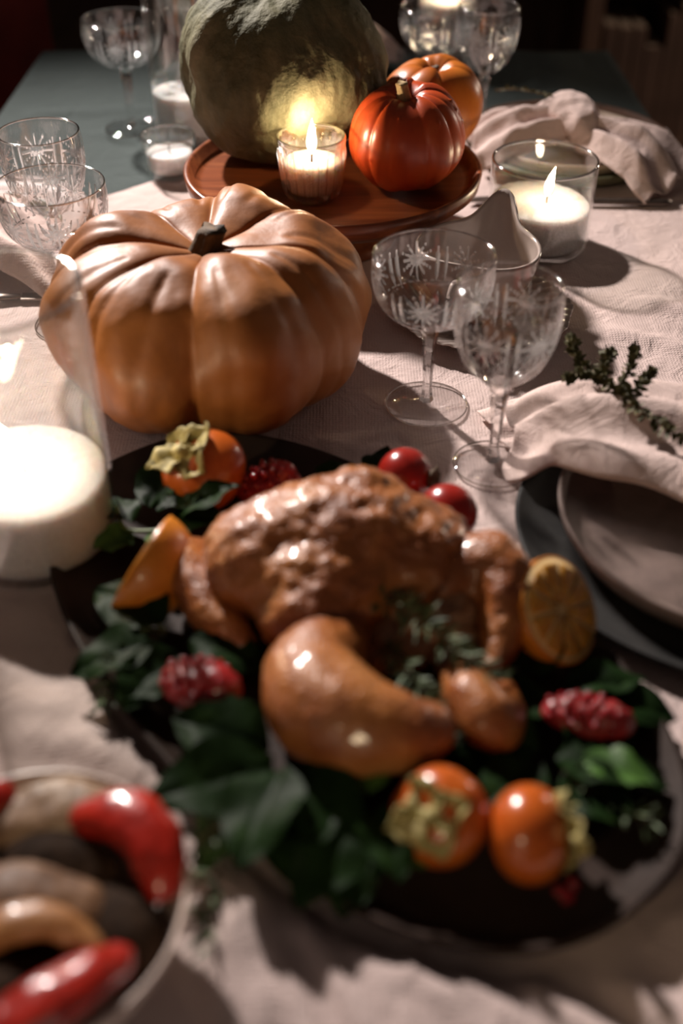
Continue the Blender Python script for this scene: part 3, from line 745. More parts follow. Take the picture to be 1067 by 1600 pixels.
# left napkin
t = thing('side_napkin', 'pale linen napkin at the left edge below the crystal coupe', 'napkin', (-0.33, 1.02, 0))
nm = strip_mesh('napkin_cloth', [(-0.250, 0.958, 0.006), (-0.285, 0.995, 0.022), (-0.330, 1.030, 0.030), (-0.385, 1.090, 0.030), (-0.425, 1.120, 0.022)], [0.030, 0.042, 0.048, 0.050, 0.050], [0.004, 0.014, 0.020, 0.020, 0.012], 1.2, 0.006, 4.0, 50, 36, floor=disc_floor(-0.375, 1.07, 0.094, 0.022))
nm.transform(Matrix.Translation((0.33, -1.02, 0)))
solid(link('napkin_cloth', nm, M['napkin'], t))
# far napkin beside the squash
t = thing('far_napkin', 'pale folded napkin at the far end beside the green squash', 'napkin', (0.03, 1.66, 0))
nm = strip_mesh('napkin_cloth', [(-0.040, 1.675, 0.004), (0.000, 1.660, 0.020), (0.045, 1.650, 0.024), (0.085, 1.645, 0.014)], [0.040, 0.050, 0.042, 0.012], [0.010, 0.030, 0.028, 0.008], 1.3, 0.006, 5.0, 36, 28)
nm.transform(Matrix.Translation((-0.03, -1.66, 0)))
solid(link('napkin_cloth', nm, M['napkin'], t))
o = link('shot_glass', lathe_mesh('shot_glass', [(0, 0), (0.014, 0), (0.0155, 0.004), (0.019, 0.045), (0.0178, 0.045), (0.0148, 0.008), (0, 0.007)], 48), M['crystal']); o.location = (0.094, 1.590, -0.004)
tag(o, 'tiny clear glass between the squash and the far crystal coupe', 'glass')

# cutlery
def knife(label, loc, rz, parent_z=0.002):
    t = thing('table_knife', label, 'knife', loc, rz)
    bm = bmesh.new()
    out = [(0.0, -0.006), (0.055, -0.008), (0.090, -0.0085), (0.110, -0.004), (0.118, 0.006), (0.0, 0.006)]
    vs_ = [bm.verts.new((x, y, 0.003)) for x, y in out]; fc = bm.faces.new(vs_)
    e = bmesh.ops.extrude_face_region(bm, geom=[fc]); bmesh.ops.translate(bm, verts=[q for q in e['geom'] if isinstance(q, bmesh.types.BMVert)], vec=(0, 0, 0.0018))
    bmesh.ops.recalc_face_normals(bm, faces=bm.faces)
    me = bpy.data.meshes.new('blade'); bm.to_mesh(me); bm.free(); link('blade', me, M['steel'], t)
    hm = lathe_mesh('handle', [(0, 0), (0.0040, 0.001), (0.0050, 0.02), (0.0062, 0.07), (0.0068, 0.095), (0.0045, 0.104), (0, 0.105)], 20)
    turned(hm, Euler((0, R(-90), 0)))
    for q in hm.vertices: q.co.z = q.co.z * 0.6 + 0.0042
    link('handle', hm, M['steel'], t)
    return t
knife('dark steel table knife beside the olive plate at the right', (0.255, 1.170, 0.0), PI - 0.04)
knife('dark steel table knife at the left edge in front of the napkin', (-0.300, 0.948, 0.0), 0.06)

# ------------------------------------------------------------------ herbs
def leaf_mesh(name, L, W, curl=0.25, cup=0.3, seed=0.0, nx=10, ny=6):
    v = []; f = []
    for i in range(nx + 1):
        u = i / nx
        w = W * (math.sin(PI * min(1, u * 0.97 + 0.015) ** 0.78)) ** 0.8
        for j in range(-ny, ny + 1):
            q = j / ny
            x = L * u; y = q * w
            z = -curl * L * u * u + cup * abs(y) ** 1.2 * 1.2 - 0.0012 * (1 - min(1, abs(q) * 4)) + 0.0025 * math.sin(u * 11 + seed + q * 2) * abs(q)
            z += 0.0006 * math.sin(u * 34 - abs(q) * 6) * min(1, abs(q) * 3)
            v.append((x, y, z))
    n = 2 * ny + 1
    for i in range(nx):
        for j in range(n - 1): f.append([i * n + j, i * n + j + 1, (i + 1) * n + j + 1, (i + 1) * n + j])
    return mesh(name, v, f)
LEAVES = [leaf_mesh('leaf', 0.050, 0.019, 0.22, 0.35, 0), leaf_mesh('leaf', 0.042, 0.017, 0.10, 0.5, 2), leaf_mesh('leaf', 0.058, 0.020, 0.32, 0.25, 4), leaf_mesh('leaf', 0.036, 0.016, 0.05, 0.45, 1)]
LIGHT = [m.copy() for m in LEAVES]
for m in LEAVES: m.materials.append(M['leaf'])
for m in LIGHT: m.materials.append(M['leaf_light'])
def leafy_sprig(label, loc, leaves, stem=None):
    """leaves: (dx, dy, dz, yaw deg, pitch deg, kind, scale)"""
    t = thing('spinach_sprig', label, 'greens', loc)
    for dx, dy, dz, yaw, pit, kind, sc in leaves:
        me = (LIGHT if kind >= 10 else LEAVES)[kind % 10]
        o = link('leaf', me, None, t); o.location = (dx, dy, dz); o.scale = (sc, sc, sc)
        o.rotation_euler = Euler((R((dx * 7000) % 30 - 15), R(-pit), R(yaw)), 'XYZ')
    if stem: link('stalk', tube_mesh('stalk', catmull(stem, 14), 0.0014, 8), M['leaf_stem'], t)
    return t
def needle_sprig(name, label, cat, loc, path, n, ln, wd, mat, seed, droop=0.2, branches=()):
    random.seed(seed)
    t = thing(name, label, cat, loc)
    pts = catmull(path, 40)
    paths = [pts] + [catmull(b, 16) for b in branches]
    v = []; f = []
    for ip, P in enumerate(paths):
        cnt = n if ip == 0 else int(n * len(P) / len(pts) * 0.9)
        for k in range(cnt):
            u = (k + 0.5) / cnt * (len(P) - 2); i = int(u)
            p = Vector(P[i]).lerp(Vector(P[i + 1]), u - i); d = (Vector(P[i + 1]) - Vector(P[i])).normalized()
            a = random.uniform(0, 2 * PI)
            s = d.orthogonal().normalized(); s.rotate(Matrix.Rotation(a, 3, d))
            if s.z < -0.5: s.z *= -0.6
            dd = (s * random.uniform(0.7, 1.1) + d * random.uniform(0.15, 0.8)).normalized()
            l = ln * random.uniform(0.6, 1.15); w = wd * random.uniform(0.75, 1.2)
            sd = dd.cross(Vector((random.uniform(-1, 1), random.uniform(-1, 1), 1))).normalized(); nn = dd.cross(sd)
            b0 = len(v)
            for (fu, fw) in ((0, 0.15), (0.35, 1.0), (0.7, 0.9), (1.0, 0.12)):
                c = p + dd * (l * fu) - Vector((0, 0, droop * l * fu * fu))
                v.append(c + sd * w * fw); v.append(c + nn * w * 0.35 * fw); v.append(c - sd * w * fw)
            for m_ in range(3):
                q = b0 + m_ * 3
                f += [[q, q + 1, q + 4, q + 3], [q + 1, q + 2, q + 5, q + 4]]
    for vv in v:
        if loc[2] + vv.z < 0.002: vv.z = 0.002 - loc[2]
    o = link('leaves', mesh('leaves', v, f), M[mat], t); o['kind'] = 'stuff'
    for ip, P in enumerate(paths):
        link('stem' if ip == 0 else 'twig', tube_mesh('stem', P, [0.0011 * (1 - 0.5 * i / len(P)) for i in range(len(P))], 6), M['twig'], t)
    return t
needle_sprig('thyme_sprig', 'thyme sprig lying across the front right napkin', 'herb', (0.225, 0.645, 0.062),
             [(-0.046, 0.078, 0.004), (-0.036, 0.056, 0.006), (-0.024, 0.032, 0.004), (-0.004, -0.002, 0.003), (0.018, -0.026, 0.000), (0.055, -0.048, -0.004)], 210, 0.0085, 0.0021, 'thyme', 3,
             branches=[[(-0.034, 0.050, 0.005), (-0.048, 0.058, 0.007), (-0.060, 0.058, 0.003)], [(-0.036, 0.056, 0.006), (-0.030, 0.072, 0.012), (-0.026, 0.080, 0.012)],
                       [(-0.024, 0.032, 0.004), (-0.008, 0.044, 0.008), (0.000, 0.054, 0.012)], [(-0.046, 0.078, 0.004), (-0.052, 0.090, 0.010), (-0.050, 0.098, 0.014)],
                       [(-0.028, 0.038, 0.005), (-0.012, 0.062, 0.014), (-0.010, 0.074, 0.020)]])
needle_sprig('thyme_sprig', 'small thyme sprig tucked into the knotted napkin', 'herb', (0.210, 1.320, 0.074),
             [(-0.030, 0.020, -0.006), (-0.010, 0.006, 0.000), (0.010, -0.010, 0.002), (0.030, -0.026, 0.002)], 60, 0.006, 0.0018, 'thyme', 9)
needle_sprig('thyme_sprig', 'thyme sprig on the napkin at the left edge', 'herb', (-0.350, 1.060, 0.058),
             [(-0.030, 0.030, 0.000), (-0.005, 0.008, 0.002), (0.020, -0.020, 0.000)], 60, 0.007, 0.002, 'thyme', 12)

# ------------------------------------------------------------------ platter
PC = Vector((-0.006, 0.490, 0)); PA = math.atan2(-0.78, 0.62)
t = thing('serving_platter', 'dark brown oval serving platter under the roast chicken', 'platter', (PC.x, PC.y, 0.0005), PA)
def sup(th, a, b, e=2.35):
    c, s = math.cos(th), math.sin(th)
    r = (abs(c / a) ** e + abs(s / b) ** e) ** (-1 / e); return r * c, r * s
def oval(name, ring, n=120):
    v = []; f = []
    for (ins, z) in ring:
        for k in range(n):
            x, y = sup(2 * PI * k / n, 0.2400 - ins, 0.1330 - ins); v.append((x, y, z))
    for i in range(len(ring) - 1):
        for k in range(n):
            k2 = (k + 1) % n; f.append([i * n + k, i * n + k2, (i + 1) * n + k2, (i + 1) * n + k])
    f.append([k for k in range(n)][::-1]); f.append([(len(ring) - 1) * n + k for k in range(n)])
    return fix(mesh(name, v, f))
link('platter_dish', oval('platter_dish', [(0.040, 0.0), (0.012, 0.004), (0.002, 0.013), (0.0, 0.0175), (0.0015, 0.019), (0.004, 0.0180), (0.009, 0.0115), (0.020, 0.0080), (0.045, 0.0065)]), M['platter'], t)
ZP = 0.0072

# ------------------------------------------------------------------ roast chicken
t = thing('roast_chicken', 'glossy golden brown roast chicken lying on the dark platter', 'roast chicken', (0.0, 0.49, 0))
def rel(b): return [(q[0], q[1] - 0.49) + tuple(q[2:]) for q in b]
def low(b): return [q[:2] + (q[2] * 0.92,) + q[3:5] + (q[5] * 0.90,) + q[6:] for q in b]
body = [(0.000, 0.530, 0.058, 0.068, 0.046, 0.046), (-0.045, 0.522, 0.052, 0.042, 0.040, 0.040, 0.3), (0.040, 0.524, 0.054, 0.044, 0.040, 0.038), (-0.010, 0.500, 0.052, 0.052, 0.036, 0.036),
        (-0.018, 0.478, 0.046, 0.032, 0.030, 0.032), (0.010, 0.545, 0.062, 0.040, 0.030, 0.044), (0.000, 0.520, 0.028, 0.062, 0.045, 0.022), (0.058, 0.508, 0.046, 0.026, 0.026, 0.028), (0.020, 0.480, 0.024, 0.05, 0.03, 0.017)]
link('chicken_body', blob_mesh('chicken_body', low(rel(body)), 0.0026, 7, 0.0030, 75, 1.0), M['chicken'], t)
leg = chain([(-0.002, 0.486, 0.030), (-0.008, 0.456, 0.036), (-0.016, 0.428, 0.044), (-0.008, 0.402, 0.046), (0.014, 0.390, 0.045), (0.036, 0.387, 0.044), (0.047, 0.391, 0.043)], [0.024, 0.025, 0.028, 0.031, 0.026, 0.019, 0.015], 18)
link('drumstick', blob_mesh('drumstick', rel(leg + [(-0.020, 0.424, 0.030, 0.024, 0.024, 0.022)]), 0.0028, 7, 0.0014, 60, 2.0), M['chicken'], t)
leg2 = chain([(0.062, 0.500, 0.044), (0.080, 0.512, 0.052), (0.094, 0.506, 0.054), (0.097, 0.488, 0.046), (0.093, 0.466, 0.036), (0.086, 0.448, 0.028)], [0.018, 0.020, 0.020, 0.018, 0.013, 0.009], 16)
link('drumstick', blob_mesh('drumstick', rel(leg2), 0.0026, 6, 0.0022, 70, 4.0), M['chicken'], t)
link('wing', blob_mesh('wing', rel(chain([(-0.086, 0.540, 0.030), (-0.098, 0.530, 0.036), (-0.086, 0.505, 0.034), (-0.074, 0.486, 0.028), (-0.060, 0.476, 0.022)], [0.014, 0.017, 0.015, 0.014, 0.011], 14)), 0.0024, 5, 0.0014, 70, 5.0), M['chicken'], t)
link('wing', blob_mesh('wing', rel(chain([(0.066, 0.434, 0.030), (0.073, 0.418, 0.035), (0.082, 0.404, 0.031), (0.091, 0.416, 0.026), (0.090, 0.438, 0.022)], [0.013, 0.017, 0.016, 0.012, 0.010], 14)), 0.0024, 5, 0.0014, 70, 6.0), M['chicken'], t)
bn = link('bone_end', blob_mesh('bone_end', rel([(0.050, 0.3925, 0.043, 0.007, 0.006, 0.006), (0.054, 0.390, 0.046, 0.004, 0.004, 0.004), (0.055, 0.396, 0.040, 0.004, 0.004, 0.004)]), 0.0012, 3), M['meat'], t)
link('cavity_meat', blob_mesh('cavity_meat', rel([(0.040, 0.478, 0.028, 0.030, 0.024, 0.020), (0.066, 0.486, 0.032, 0.018, 0.020, 0.022), (0.070, 0.462, 0.022, 0.018, 0.02, 0.014)]), 0.0026, 5, 0.003, 90, 7.0), M['meat'], t)
needle_sprig('rosemary_sprig', 'rosemary sprig stuffed in the cavity of the roast chicken', 'herb', (0.045, 0.452, 0.046), [(-0.025, 0.030, 0.008), (0.000, 0.010, 0.008), (0.020, -0.012, 0.004), (0.040, -0.028, -0.004)], 110, 0.016, 0.0012, 'rosemary', 21)
needle_sprig('rosemary_sprig', 'rosemary sprig lying lower in the chicken cavity beside the drumstick', 'herb', (0.038, 0.428, 0.032), [(-0.012, 0.032, 0.006), (0.000, 0.006, 0.006), (0.010, -0.014, 0.003), (0.016, -0.034, -0.004)], 90, 0.015, 0.0012, 'rosemary', 22)
needle_sprig('rosemary_sprig', 'rosemary sprig hanging over the platter edge onto the linen', 'herb', (-0.058, 0.340, 0.020), [(0.018, 0.030, 0.006), (0.002, 0.006, 0.006), (-0.004, -0.022, -0.010), (-0.003, -0.054, -0.013)], 70, 0.017, 0.0013, 'rosemary', 23,
             branches=[[(0.002, 0.006, 0.006), (-0.014, -0.004, 0.002), (-0.020, -0.022, -0.008)]])
needle_sprig('rosemary_sprig', 'rosemary sprig on the platter right of the front persimmons', 'herb', (0.138, 0.362, 0.016), [(-0.020, 0.014, 0.004), (0.000, 0.000, 0.004), (0.022, -0.012, 0.002)], 40, 0.016, 0.0013, 'rosemary', 24)
needle_sprig('rosemary_sprig', 'rosemary sprig hanging by the left edge of the platter', 'herb', (-0.125, 0.462, 0.022), [(0.020, 0.020, 0.004), (0.002, 0.004, 0.004), (-0.010, -0.012, 0.000), (-0.012, -0.034, -0.006)], 60, 0.014, 0.0013, 'rosemary', 25)

# greens
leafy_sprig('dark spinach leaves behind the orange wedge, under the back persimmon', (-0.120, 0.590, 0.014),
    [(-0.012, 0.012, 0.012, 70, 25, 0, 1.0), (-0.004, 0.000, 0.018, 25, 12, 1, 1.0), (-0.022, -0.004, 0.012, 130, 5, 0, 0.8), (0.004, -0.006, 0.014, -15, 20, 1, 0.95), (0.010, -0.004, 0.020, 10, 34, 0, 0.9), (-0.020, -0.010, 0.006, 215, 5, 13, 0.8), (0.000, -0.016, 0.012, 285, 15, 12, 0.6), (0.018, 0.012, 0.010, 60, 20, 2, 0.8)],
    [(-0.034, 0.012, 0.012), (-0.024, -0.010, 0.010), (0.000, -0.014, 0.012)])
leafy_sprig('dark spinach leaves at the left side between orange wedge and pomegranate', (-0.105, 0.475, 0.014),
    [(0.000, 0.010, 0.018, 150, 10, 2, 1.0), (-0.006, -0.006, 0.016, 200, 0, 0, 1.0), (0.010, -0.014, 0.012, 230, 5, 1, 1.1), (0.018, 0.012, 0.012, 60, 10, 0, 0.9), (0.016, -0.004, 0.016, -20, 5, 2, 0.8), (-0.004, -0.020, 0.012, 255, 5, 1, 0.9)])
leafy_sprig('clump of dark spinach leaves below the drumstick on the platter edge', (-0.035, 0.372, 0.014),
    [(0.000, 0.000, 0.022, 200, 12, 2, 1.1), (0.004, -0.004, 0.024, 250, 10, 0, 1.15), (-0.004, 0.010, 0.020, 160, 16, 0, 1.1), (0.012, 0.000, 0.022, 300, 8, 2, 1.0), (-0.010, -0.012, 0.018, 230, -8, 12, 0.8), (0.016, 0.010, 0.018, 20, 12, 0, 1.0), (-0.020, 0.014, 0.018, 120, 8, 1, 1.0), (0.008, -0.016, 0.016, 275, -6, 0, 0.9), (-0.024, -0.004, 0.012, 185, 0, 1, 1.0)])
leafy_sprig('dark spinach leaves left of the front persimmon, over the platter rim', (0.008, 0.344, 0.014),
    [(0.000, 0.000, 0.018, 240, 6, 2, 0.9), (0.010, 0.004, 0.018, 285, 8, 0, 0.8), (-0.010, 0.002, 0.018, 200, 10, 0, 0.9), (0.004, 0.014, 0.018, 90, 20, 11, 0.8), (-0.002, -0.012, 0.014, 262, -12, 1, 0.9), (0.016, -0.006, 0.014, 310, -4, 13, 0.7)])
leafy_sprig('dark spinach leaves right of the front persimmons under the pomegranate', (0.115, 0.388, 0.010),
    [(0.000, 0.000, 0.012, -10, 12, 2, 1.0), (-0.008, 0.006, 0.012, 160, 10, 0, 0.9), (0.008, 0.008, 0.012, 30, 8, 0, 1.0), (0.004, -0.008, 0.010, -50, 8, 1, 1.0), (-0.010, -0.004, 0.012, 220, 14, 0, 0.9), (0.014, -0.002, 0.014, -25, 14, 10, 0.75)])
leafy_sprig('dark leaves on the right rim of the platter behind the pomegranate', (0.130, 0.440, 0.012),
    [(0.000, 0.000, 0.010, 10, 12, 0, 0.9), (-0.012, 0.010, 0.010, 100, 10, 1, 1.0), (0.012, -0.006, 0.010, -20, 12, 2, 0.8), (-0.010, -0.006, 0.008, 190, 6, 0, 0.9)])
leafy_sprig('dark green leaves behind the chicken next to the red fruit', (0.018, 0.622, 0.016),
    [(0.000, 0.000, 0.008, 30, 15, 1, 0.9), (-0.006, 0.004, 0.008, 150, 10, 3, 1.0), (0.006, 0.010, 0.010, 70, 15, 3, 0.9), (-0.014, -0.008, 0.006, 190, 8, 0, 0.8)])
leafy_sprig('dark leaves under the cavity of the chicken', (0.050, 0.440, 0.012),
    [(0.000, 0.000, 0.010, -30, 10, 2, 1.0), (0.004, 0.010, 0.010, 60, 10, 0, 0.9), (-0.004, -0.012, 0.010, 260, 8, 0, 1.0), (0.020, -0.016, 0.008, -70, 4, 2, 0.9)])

# ------------------------------------------------------------------ fruit on the platter
def persimmon(label, loc, rad, axis, rz=0.0):
    t = thing('persimmon', label, 'persimmon', loc)
    q = Vector((0, 0, 1)).rotation_difference(Vector(axis).normalized())
    prof = [(0, -0.74)] + [(math.cos(a) ** 0.86, 0.80 * math.sin(a)) for a in [R(x) for x in range(-80, 76, 10)]] + [(0.10, 0.74), (0, 0.72)]
    me = lathe_mesh('fruit', [(r * rad, z * rad) for r, z in prof], 72, lambda a, i, r, z: (r * (1 + 0.035 * abs(math.cos(2 * a)) ** 0.5 - 0.02), z))
    me.transform(q.to_matrix().to_4x4()); me.update(); link('fruit', me, M['persimmon'], t)
    sm = lathe_mesh('calyx', [(0, 0.70), (0.17, 0.70), (0.20, 0.80), (0.12, 0.90), (0.13, 1.0), (0, 1.0)], 16)
    for v_ in sm.vertices: v_.co *= rad
    sm.transform(q.to_matrix().to_4x4()); cal = link('calyx', sm, M['calyx'], t)
    for k in range(4):
        lm = leaf_mesh('sepal', rad * 0.86, rad * 0.40, -0.22 + 0.16 * (k % 2), 0.5, k * 1.7, 8, 5)
        lm.transform(q.to_matrix().to_4x4() @ Matrix.Translation((0, 0, rad * 0.78)) @ Matrix.Rotation(rz + k * PI / 2 + 0.1 * math.sin(5 * k), 4, 'Z') @ Matrix.Rotation(R(8 - 24 * ((k * 2) % 3 == 1)), 4, 'Y'))
        for v_ in lm.vertices: v_.co += Vector((nz(v_.co, 140, k), nz(v_.co, 140, k + 9), nz(v_.co, 140, k + 4))) * rad * 0.13
        o = solid(link('sepal', lm, M['calyx'], cal), 0.0009)
    return t
persimmon('persimmon with ragged dry calyx at the back of the platter', (-0.0960, 0.6290, 0.0370), 0.0310, (-0.50, -0.30, 0.80), 0.5)
persimmon('front persimmon with its dry calyx facing the camera', (0.0490, 0.3430, 0.0330), 0.0250, (-0.35, -0.55, 0.70), 0.2)
persimmon('front persimmon turned sideways, calyx to the right', (0.0930, 0.3340, 0.0310), 0.0245, (0.92, -0.15, 0.25), 0.8)

def small_fruit(label, loc, rad, axis):
    t = thing('red_fruit', label, 'fruit', loc)
    q = Vector((0, 0, 1)).rotation_difference(Vector(axis).normalized()).to_matrix().to_4x4()
    me = lathe_mesh('fruit', [(0, -0.92 * rad)] + [(rad * math.cos(R(a)), rad * 0.95 * math.sin(R(a))) for a in range(-80, 81, 10)] + [(0, 0.90 * rad)], 40); me.transform(q); link('fruit', me, M['red_fruit'], t)
    cm = lathe_mesh('blossom_end', [(0, 0.90), (0.30, 0.88), (0.34, 1.0), (0.42, 1.14), (0.30, 1.06), (0.18, 0.98), (0, 0.96)], 24, lambda a, i, r, z: (r * (1 + 0.2 * math.cos(6 * a) * (i == 3)), z))
    for v_ in cm.vertices: v_.co *= rad
    cm.transform(q); link('blossom_end', cm, M['stem'], t)
small_fruit('glossy red fruit behind the chicken with a dark blossom end', (0.0440, 0.6270, 0.0330), 0.0205, (0.85, -0.35, 0.15))
small_fruit('glossy red fruit tucked between chicken breast and right drumstick', (0.0700, 0.5800, 0.0370), 0.0205, (0.5, 0.6, -0.3))

ARIL = blob_mesh('aril', [(0, 0, 0, 0.0036, 0.0028, 0.0028), (0.0024, 0, 0, 0.0022, 0.0018, 0.0018)], 0.0007, 2)
ARIL.materials.append(M['aril'])
def pom_chunk(label, loc, rz, sz, seed):
    """broken wedge of pomegranate: rind shell with arils on the open side"""
    random.seed(seed)
    t = thing('pomegranate_chunk', label, 'pomegranate', loc, rz)
    link('rind', blob_mesh('rind', [(0, 0, sz[2] * 0.40, sz[0], sz[1], sz[2] * 0.42), (sz[0] * 0.3, sz[1] * 0.1, sz[2] * 0.55, sz[0] * 0.6, sz[1] * 0.7, sz[2] * 0.42)], 0.0018, 3, 0.0015, 90, seed), M['pom'], t)
    n = 34
    for k in range(n):
        a = 2.399 * k; r = math.sqrt((k + 0.5) / n) * 0.93
        o = link('aril', ARIL, None, t)
        hz = sz[2] * (0.40 + 0.42 * math.sqrt(max(0, 1 - r * r))) + sz[2] * 0.10 * (1 if r < 0.6 else 0)
        o.location = (r * sz[0] * math.cos(a), r * sz[1] * math.sin(a), hz)
        o.rotation_euler = (random.uniform(0, 6), random.uniform(0.8, 2.2), random.uniform(0, 6)); s = random.uniform(0.7, 0.95); o.scale = (s, s, s)
    return t
pom_chunk('broken pomegranate piece behind the chicken beside the back persimmon', (-0.0500, 0.6230, ZP + 0.004), 0.3, (0.024, 0.017, 0.036), 3)
pom_chunk('bright red pomegranate piece at the left among the spinach leaves', (-0.0790, 0.4330, ZP + 0.014), -0.4, (0.025, 0.018, 0.024), 5)
pom_chunk('dark red pomegranate piece at the right among the leaves', (0.1370, 0.4150, ZP + 0.008), -0.3, (0.027, 0.014, 0.022), 8)
for k, (x, y, lab) in enumerate(((0.1080, 0.3160, 'loose pomegranate seed below the sideways persimmon, leftmost of three'), (0.1150, 0.3200, 'loose pomegranate seed below the sideways persimmon, rightmost of three'), (0.1115, 0.3125, 'loose pomegranate seed below the sideways persimmon, nearest of three'))):
    o = link('pomegranate_seed', ARIL, None); o.location = (x, y, 0.0100); o.rotation_euler = (0, 0, k * 1.9); o.scale = (1.15, 1.15, 1.0)
    tag(o, lab, 'seed')

def frame(zax, xax):
    z = Vector(zax).normalized(); x = Vector(xax); x = (x - z * x.dot(z)).normalized(); y = z.cross(x)
    return Matrix((x, y, z)).transposed().to_euler()
def orange_cut(label, loc, rad, rot, wedge=None, name='orange_half', cat='orange'):
    """half orange (dome) or wedge; the cut face looks along local +z"""
    t = thing(name, label, cat, loc); t.rotation_euler = rot
    dome = [(0, -rad)] + [(rad * math.cos(R(a)), rad * math.sin(R(a))) for a in range(-80, 1, 10)] + [(rad - 0.0012, 0.0006)]
    link('rind', lathe_mesh('rind', dome + [(rad - 0.002, -0.0002), (0, -0.0006)], 64), M['rind'], t)
    pith = link('pith', lathe_mesh('pith', [(0, 0.0), (rad - 0.0018, 0.0), (rad - 0.0018, 0.0008), (0, 0.0008)], 64), M['pith'], t)
    nseg = 10; ri = 0.003; ro = rad - 0.0048; v = []; f = []
    w = PI / nseg - 0.045
    out = [(ri, 0)] + [(ro * math.cos(a), ro * math.sin(a)) for a in [w * (k / 4) for k in range(-4, 5)]]
    n = len(out)
    for z, s in ((0.0004, 1.0), (0.0018, 0.97), (0.0022, 0.86)):
        cx = sum(p[0] for p in out) / n
        for x, y in out: v.append((cx + (x - cx) * s, y * s, z))
    for i in range(2):
        for k in range(n): f.append([i * n + k, i * n + (k + 1) % n, (i + 1) * n + (k + 1) % n, (i + 1) * n + k])
    f.append([2 * n + k for k in range(n)])
    sm = fix(mesh('segment', v, f))
    for k in range(nseg):
        o = link('segment', sm, M['pulp'], pith); o.rotation_euler = (0, 0, 2 * PI * k / nseg)
    return t
orange_cut('halved orange leaning by the right drumstick with its cut face out', (0.1300, 0.4850, 0.0400), 0.0330, frame((0.62, -0.42, 0.66), (1, 0, 0)))
# orange wedge at the left
def orange_wedge(label, loc, rot, rad=0.034, ang=62):
    t = thing('orange_wedge', label, 'orange', loc); t.rotation_euler = rot
    n, m = 20, 10; v = []; f = []
    for shell in (rad, rad - 0.0035):
        for i in range(n + 1):
            b = PI * i / n
            for j in range(m + 1):
                a = R(ang) * (j / m - 0.5)
                v.append((shell * math.sin(b) * math.cos(a), shell * math.sin(b) * math.sin(a), shell * math.cos(b)))
    k1 = (n + 1) * (m + 1)
    for i in range(n):
        for j in range(m):
            q = i * (m + 1) + j
            f.append([q, q + 1, q + m + 2, q + m + 1]); f.append([k1 + q, k1 + q + m + 1, k1 + q + m + 2, k1 + q + 1])
        for j in (0, m):
            q = i * (m + 1) + j; f.append([q, q + m + 1, k1 + q + m + 1, k1 + q])
    link('rind', fix(mesh('rind', v, f)), M['rind'], t)
    r2 = rad - 0.0040; v = [(0.002, 0, 0)]; f = []; cols = 7
    for i in range(n + 1):
        b = PI * i / n
        for j in range(cols):
            a = R(ang * 0.97) * (j / (cols - 1) - 0.5)
            v.append((r2 * math.sin(b) * math.cos(a) + 0.0005, r2 * math.sin(b) * math.sin(a), r2 * math.cos(b)))
    for i in range(n):
        for j in range(cols - 1):
            q = 1 + i * cols + j; f.append([q, q + 1, q + cols + 1, q + cols])
        q = 1 + i * cols; f.append([0, q, q + cols]); q = i * cols + cols; f.append([0, q + cols, q])
    link('pulp', fix(mesh('pulp', v, f)), M['pulp'], t)
    return t
orange_wedge('orange wedge at the left edge of the platter beside the wing', (-0.1270, 0.5330, 0.0330), frame((0.50, 0.55, 0.62), (0.42, -0.80, 0.10)), 0.037, 78)

# ------------------------------------------------------------------ bowl of roasted vegetables
BC = (-0.1420, 0.2860)
o = link('vegetable_bowl', lathe_mesh('vegetable_bowl', [(0, 0), (0.036, 0), (0.040, 0.002), (0.056, 0.014), (0.0685, 0.034), (0.0730, 0.0485), (0.0720, 0.0500), (0.0705, 0.0490), (0.0655, 0.0350), (0.0530, 0.0165), (0.038, 0.0065), (0, 0.006)], 96), M['bowl'])
o.location = (BC[0], BC[1], 0.0005); tag(o, 'white ceramic bowl of roasted vegetables in the near left corner', 'bowl')
def veg(name, label, cat, pts, rads, mat, vox=0.0022, flat=0.7, amp=0.0012, seed=1.0):
    c = pts[len(pts) // 2]
    b = [(p[0] - c[0], p[1] - c[1], (p[2] - c[2]), p[3], p[4], p[5] * flat) for p in chain(pts, rads, 12)]
    o = link(name, blob_mesh(name, b, vox, 4, amp, 80, seed), M[mat]); o.location = c
    return tag(o, label, cat)
veg('roasted_pepper', 'roasted red pepper half at the far rim of the vegetable bowl', 'pepper', [(-0.121, 0.330, 0.050), (-0.100, 0.326, 0.056), (-0.086, 0.310, 0.053), (-0.082, 0.296, 0.047)], [0.011, 0.015, 0.014, 0.010], 'pepper', seed=1)
veg('roasted_pepper', 'long roasted red pepper strip in the front of the vegetable bowl', 'pepper', [(-0.148, 0.214, 0.050), (-0.128, 0.228, 0.056), (-0.110, 0.243, 0.055), (-0.097, 0.256, 0.049)], [0.011, 0.014, 0.013, 0.009], 'pepper', seed=2)
veg('roasted_pepper', 'roasted red pepper piece at the left rim of the vegetable bowl', 'pepper', [(-0.190, 0.318, 0.050), (-0.178, 0.334, 0.054), (-0.166, 0.341, 0.052)], [0.010, 0.012, 0.009], 'pepper', seed=3)
veg('aubergine_slice', 'pale roasted aubergine slice at the far rim of the bowl', 'aubergine', [(-0.160, 0.332, 0.044), (-0.140, 0.338, 0.047), (-0.118, 0.338, 0.044)], [0.015, 0.017, 0.014], 'eggplant', flat=0.55, seed=4)
veg('aubergine_slice', 'brown roasted aubergine slice in the middle of the bowl', 'aubergine', [(-0.170, 0.292, 0.040), (-0.145, 0.290, 0.045), (-0.120, 0.286, 0.042)], [0.015, 0.019, 0.015], 'brown_veg', flat=0.55, seed=5)
veg('onion_wedge', 'golden roasted onion wedge across the middle of the bowl', 'onion', [(-0.162, 0.262, 0.046), (-0.145, 0.272, 0.053), (-0.125, 0.273, 0.052), (-0.108, 0.264, 0.046)], [0.007, 0.010, 0.009, 0.006], 'onion', seed=6)
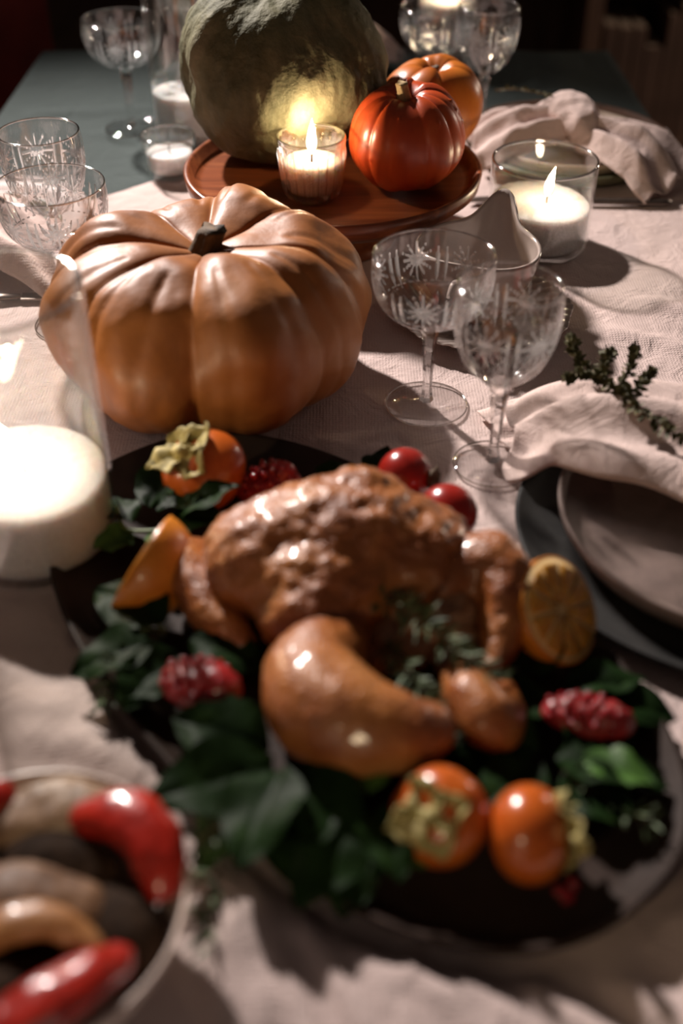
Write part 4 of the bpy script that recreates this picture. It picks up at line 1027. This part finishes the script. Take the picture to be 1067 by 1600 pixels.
veg('roasted_mushroom', 'dark roasted mushroom between the two large red peppers', 'mushroom', [(-0.105, 0.288, 0.036), (-0.096, 0.278, 0.038), (-0.092, 0.268, 0.036)], [0.015, 0.017, 0.014], 'dark_veg', seed=7)
veg('roasted_mushroom', 'dark roasted mushroom below the pale aubergine slice', 'mushroom', [(-0.150, 0.315, 0.038), (-0.135, 0.312, 0.042), (-0.118, 0.308, 0.038)], [0.015, 0.016, 0.014], 'dark_veg', seed=8)
veg('roasted_mushroom', 'dark roasted mushroom at the left of the vegetable bowl', 'mushroom', [(-0.185, 0.302, 0.036), (-0.178, 0.288, 0.040), (-0.180, 0.270, 0.036)], [0.014, 0.017, 0.014], 'dark_veg', seed=9)
veg('roasted_mushroom', 'dark roasted mushroom in front of the onion wedge', 'mushroom', [(-0.165, 0.248, 0.036), (-0.148, 0.246, 0.040), (-0.132, 0.252, 0.036)], [0.014, 0.016, 0.014], 'dark_veg', seed=10)
veg('roasted_mushroom', 'dark roasted mushroom deep in the centre of the bowl', 'mushroom', [(-0.162, 0.275, 0.024), (-0.142, 0.282, 0.024), (-0.120, 0.290, 0.024)], [0.018, 0.020, 0.018], 'dark_veg', seed=11)

# ------------------------------------------------------------------ background furniture
t = thing('red_chair', 'dark red upholstered chair beyond the far left table corner', 'chair', (-0.76, 2.10, FZ), R(18))
def rounded_panel(name, w, h, th, rad, c):
    bm = bmesh.new(); pts = []
    for (cx, cz, a0) in ((w / 2 - rad, h - rad, 0), (-w / 2 + rad, h - rad, 90)):
        for k in range(9):
            a = R(a0 + 90 * k / 8); pts.append((cx + rad * math.cos(a), 0, cz + rad * math.sin(a)))
    pts += [(-w / 2, 0, 0), (w / 2, 0, 0)]
    fc = bm.faces.new([bm.verts.new(p) for p in pts])
    e = bmesh.ops.extrude_face_region(bm, geom=[fc]); bmesh.ops.translate(bm, verts=[q for q in e['geom'] if isinstance(q, bmesh.types.BMVert)], vec=(0, th, 0))
    bmesh.ops.recalc_face_normals(bm, faces=bm.faces)
    bmesh.ops.bevel(bm, geom=[q for q in bm.edges if q.calc_face_angle(0) > 1.0], offset=th * 0.25, segments=2, affect='EDGES')
    bmesh.ops.translate(bm, verts=bm.verts, vec=c)
    me = bpy.data.meshes.new(name); bm.to_mesh(me); bm.free(); return me
link('backrest', rounded_panel('backrest', 0.50, 0.48, 0.07, 0.20, (0, 0.20, 0.42)), M['red_leather'], t)
link('seat', box_mesh('seat', 0.48, 0.46, 0.09, 0.03, (0, -0.02, 0.44)), M['red_leather'], t)
clm = tube_mesh('leg', [(0, 0, 0), (0, 0, 0.40)], [0.014, 0.022], 10)
for sx in (-1, 1):
    for sy in (-1, 1):
        lo = link('leg', clm, M['dark_wood'], t); lo.location = (sx * 0.19, sy * 0.18 - 0.01, 0)

t = thing('bookcase', 'dark wooden bookcase in the dim background at the right', 'bookcase', (1.05, 3.35, FZ))
W, Dp, Hh = 2.2, 0.34, 1.5
for x in (-W / 2 + 0.02, -0.37, 0.37, W / 2 - 0.02):
    link('upright', box_mesh('upright', 0.045, Dp, Hh, 0.003, (x, 0, Hh / 2)), M['dark_wood'], t)
for z in (0.06, 0.50, 0.94, Hh - 0.02):
    link('shelf', box_mesh('shelf', W - 0.04, Dp - 0.02, 0.035, 0.003, (0, 0.005, z)), M['dark_wood'], t)
link('back_panel', box_mesh('back_panel', W - 0.04, 0.012, Hh - 0.04, 0, (0, Dp / 2 - 0.01, Hh / 2)), M['dark_wood'], t)
random.seed(11)
words = [('tall', 'short'), ('thick', 'thin')]
count = 0
for bay, (x0, x1) in enumerate(((-0.33, 0.33), (0.42, 1.03))):
    for sh, z in enumerate((0.0785,)):
        x = x0
        while x < x1 - 0.06:
            w = random.uniform(0.025, 0.055); h = random.uniform(0.24, 0.36); d = random.uniform(0.18, 0.24)
            o = thing('book', 'dull brown book standing in the dim bookcase at the right', 'book', (1.05 + x + w / 2, 3.35, FZ + z), 0, 'books in the bookcase')
            link('cover', box_mesh('cover', w, d, h, 0.002, (0, -Dp / 2 + d / 2 + 0.03, h / 2)), M['book'], o)
            link('page_block', box_mesh('page_block', w * 0.8, d - 0.01, 0.004, 0, (0, -Dp / 2 + d / 2 + 0.035, h + 0.0015)), M['beige_plate'], o)
            x += w + 0.004; count += 1
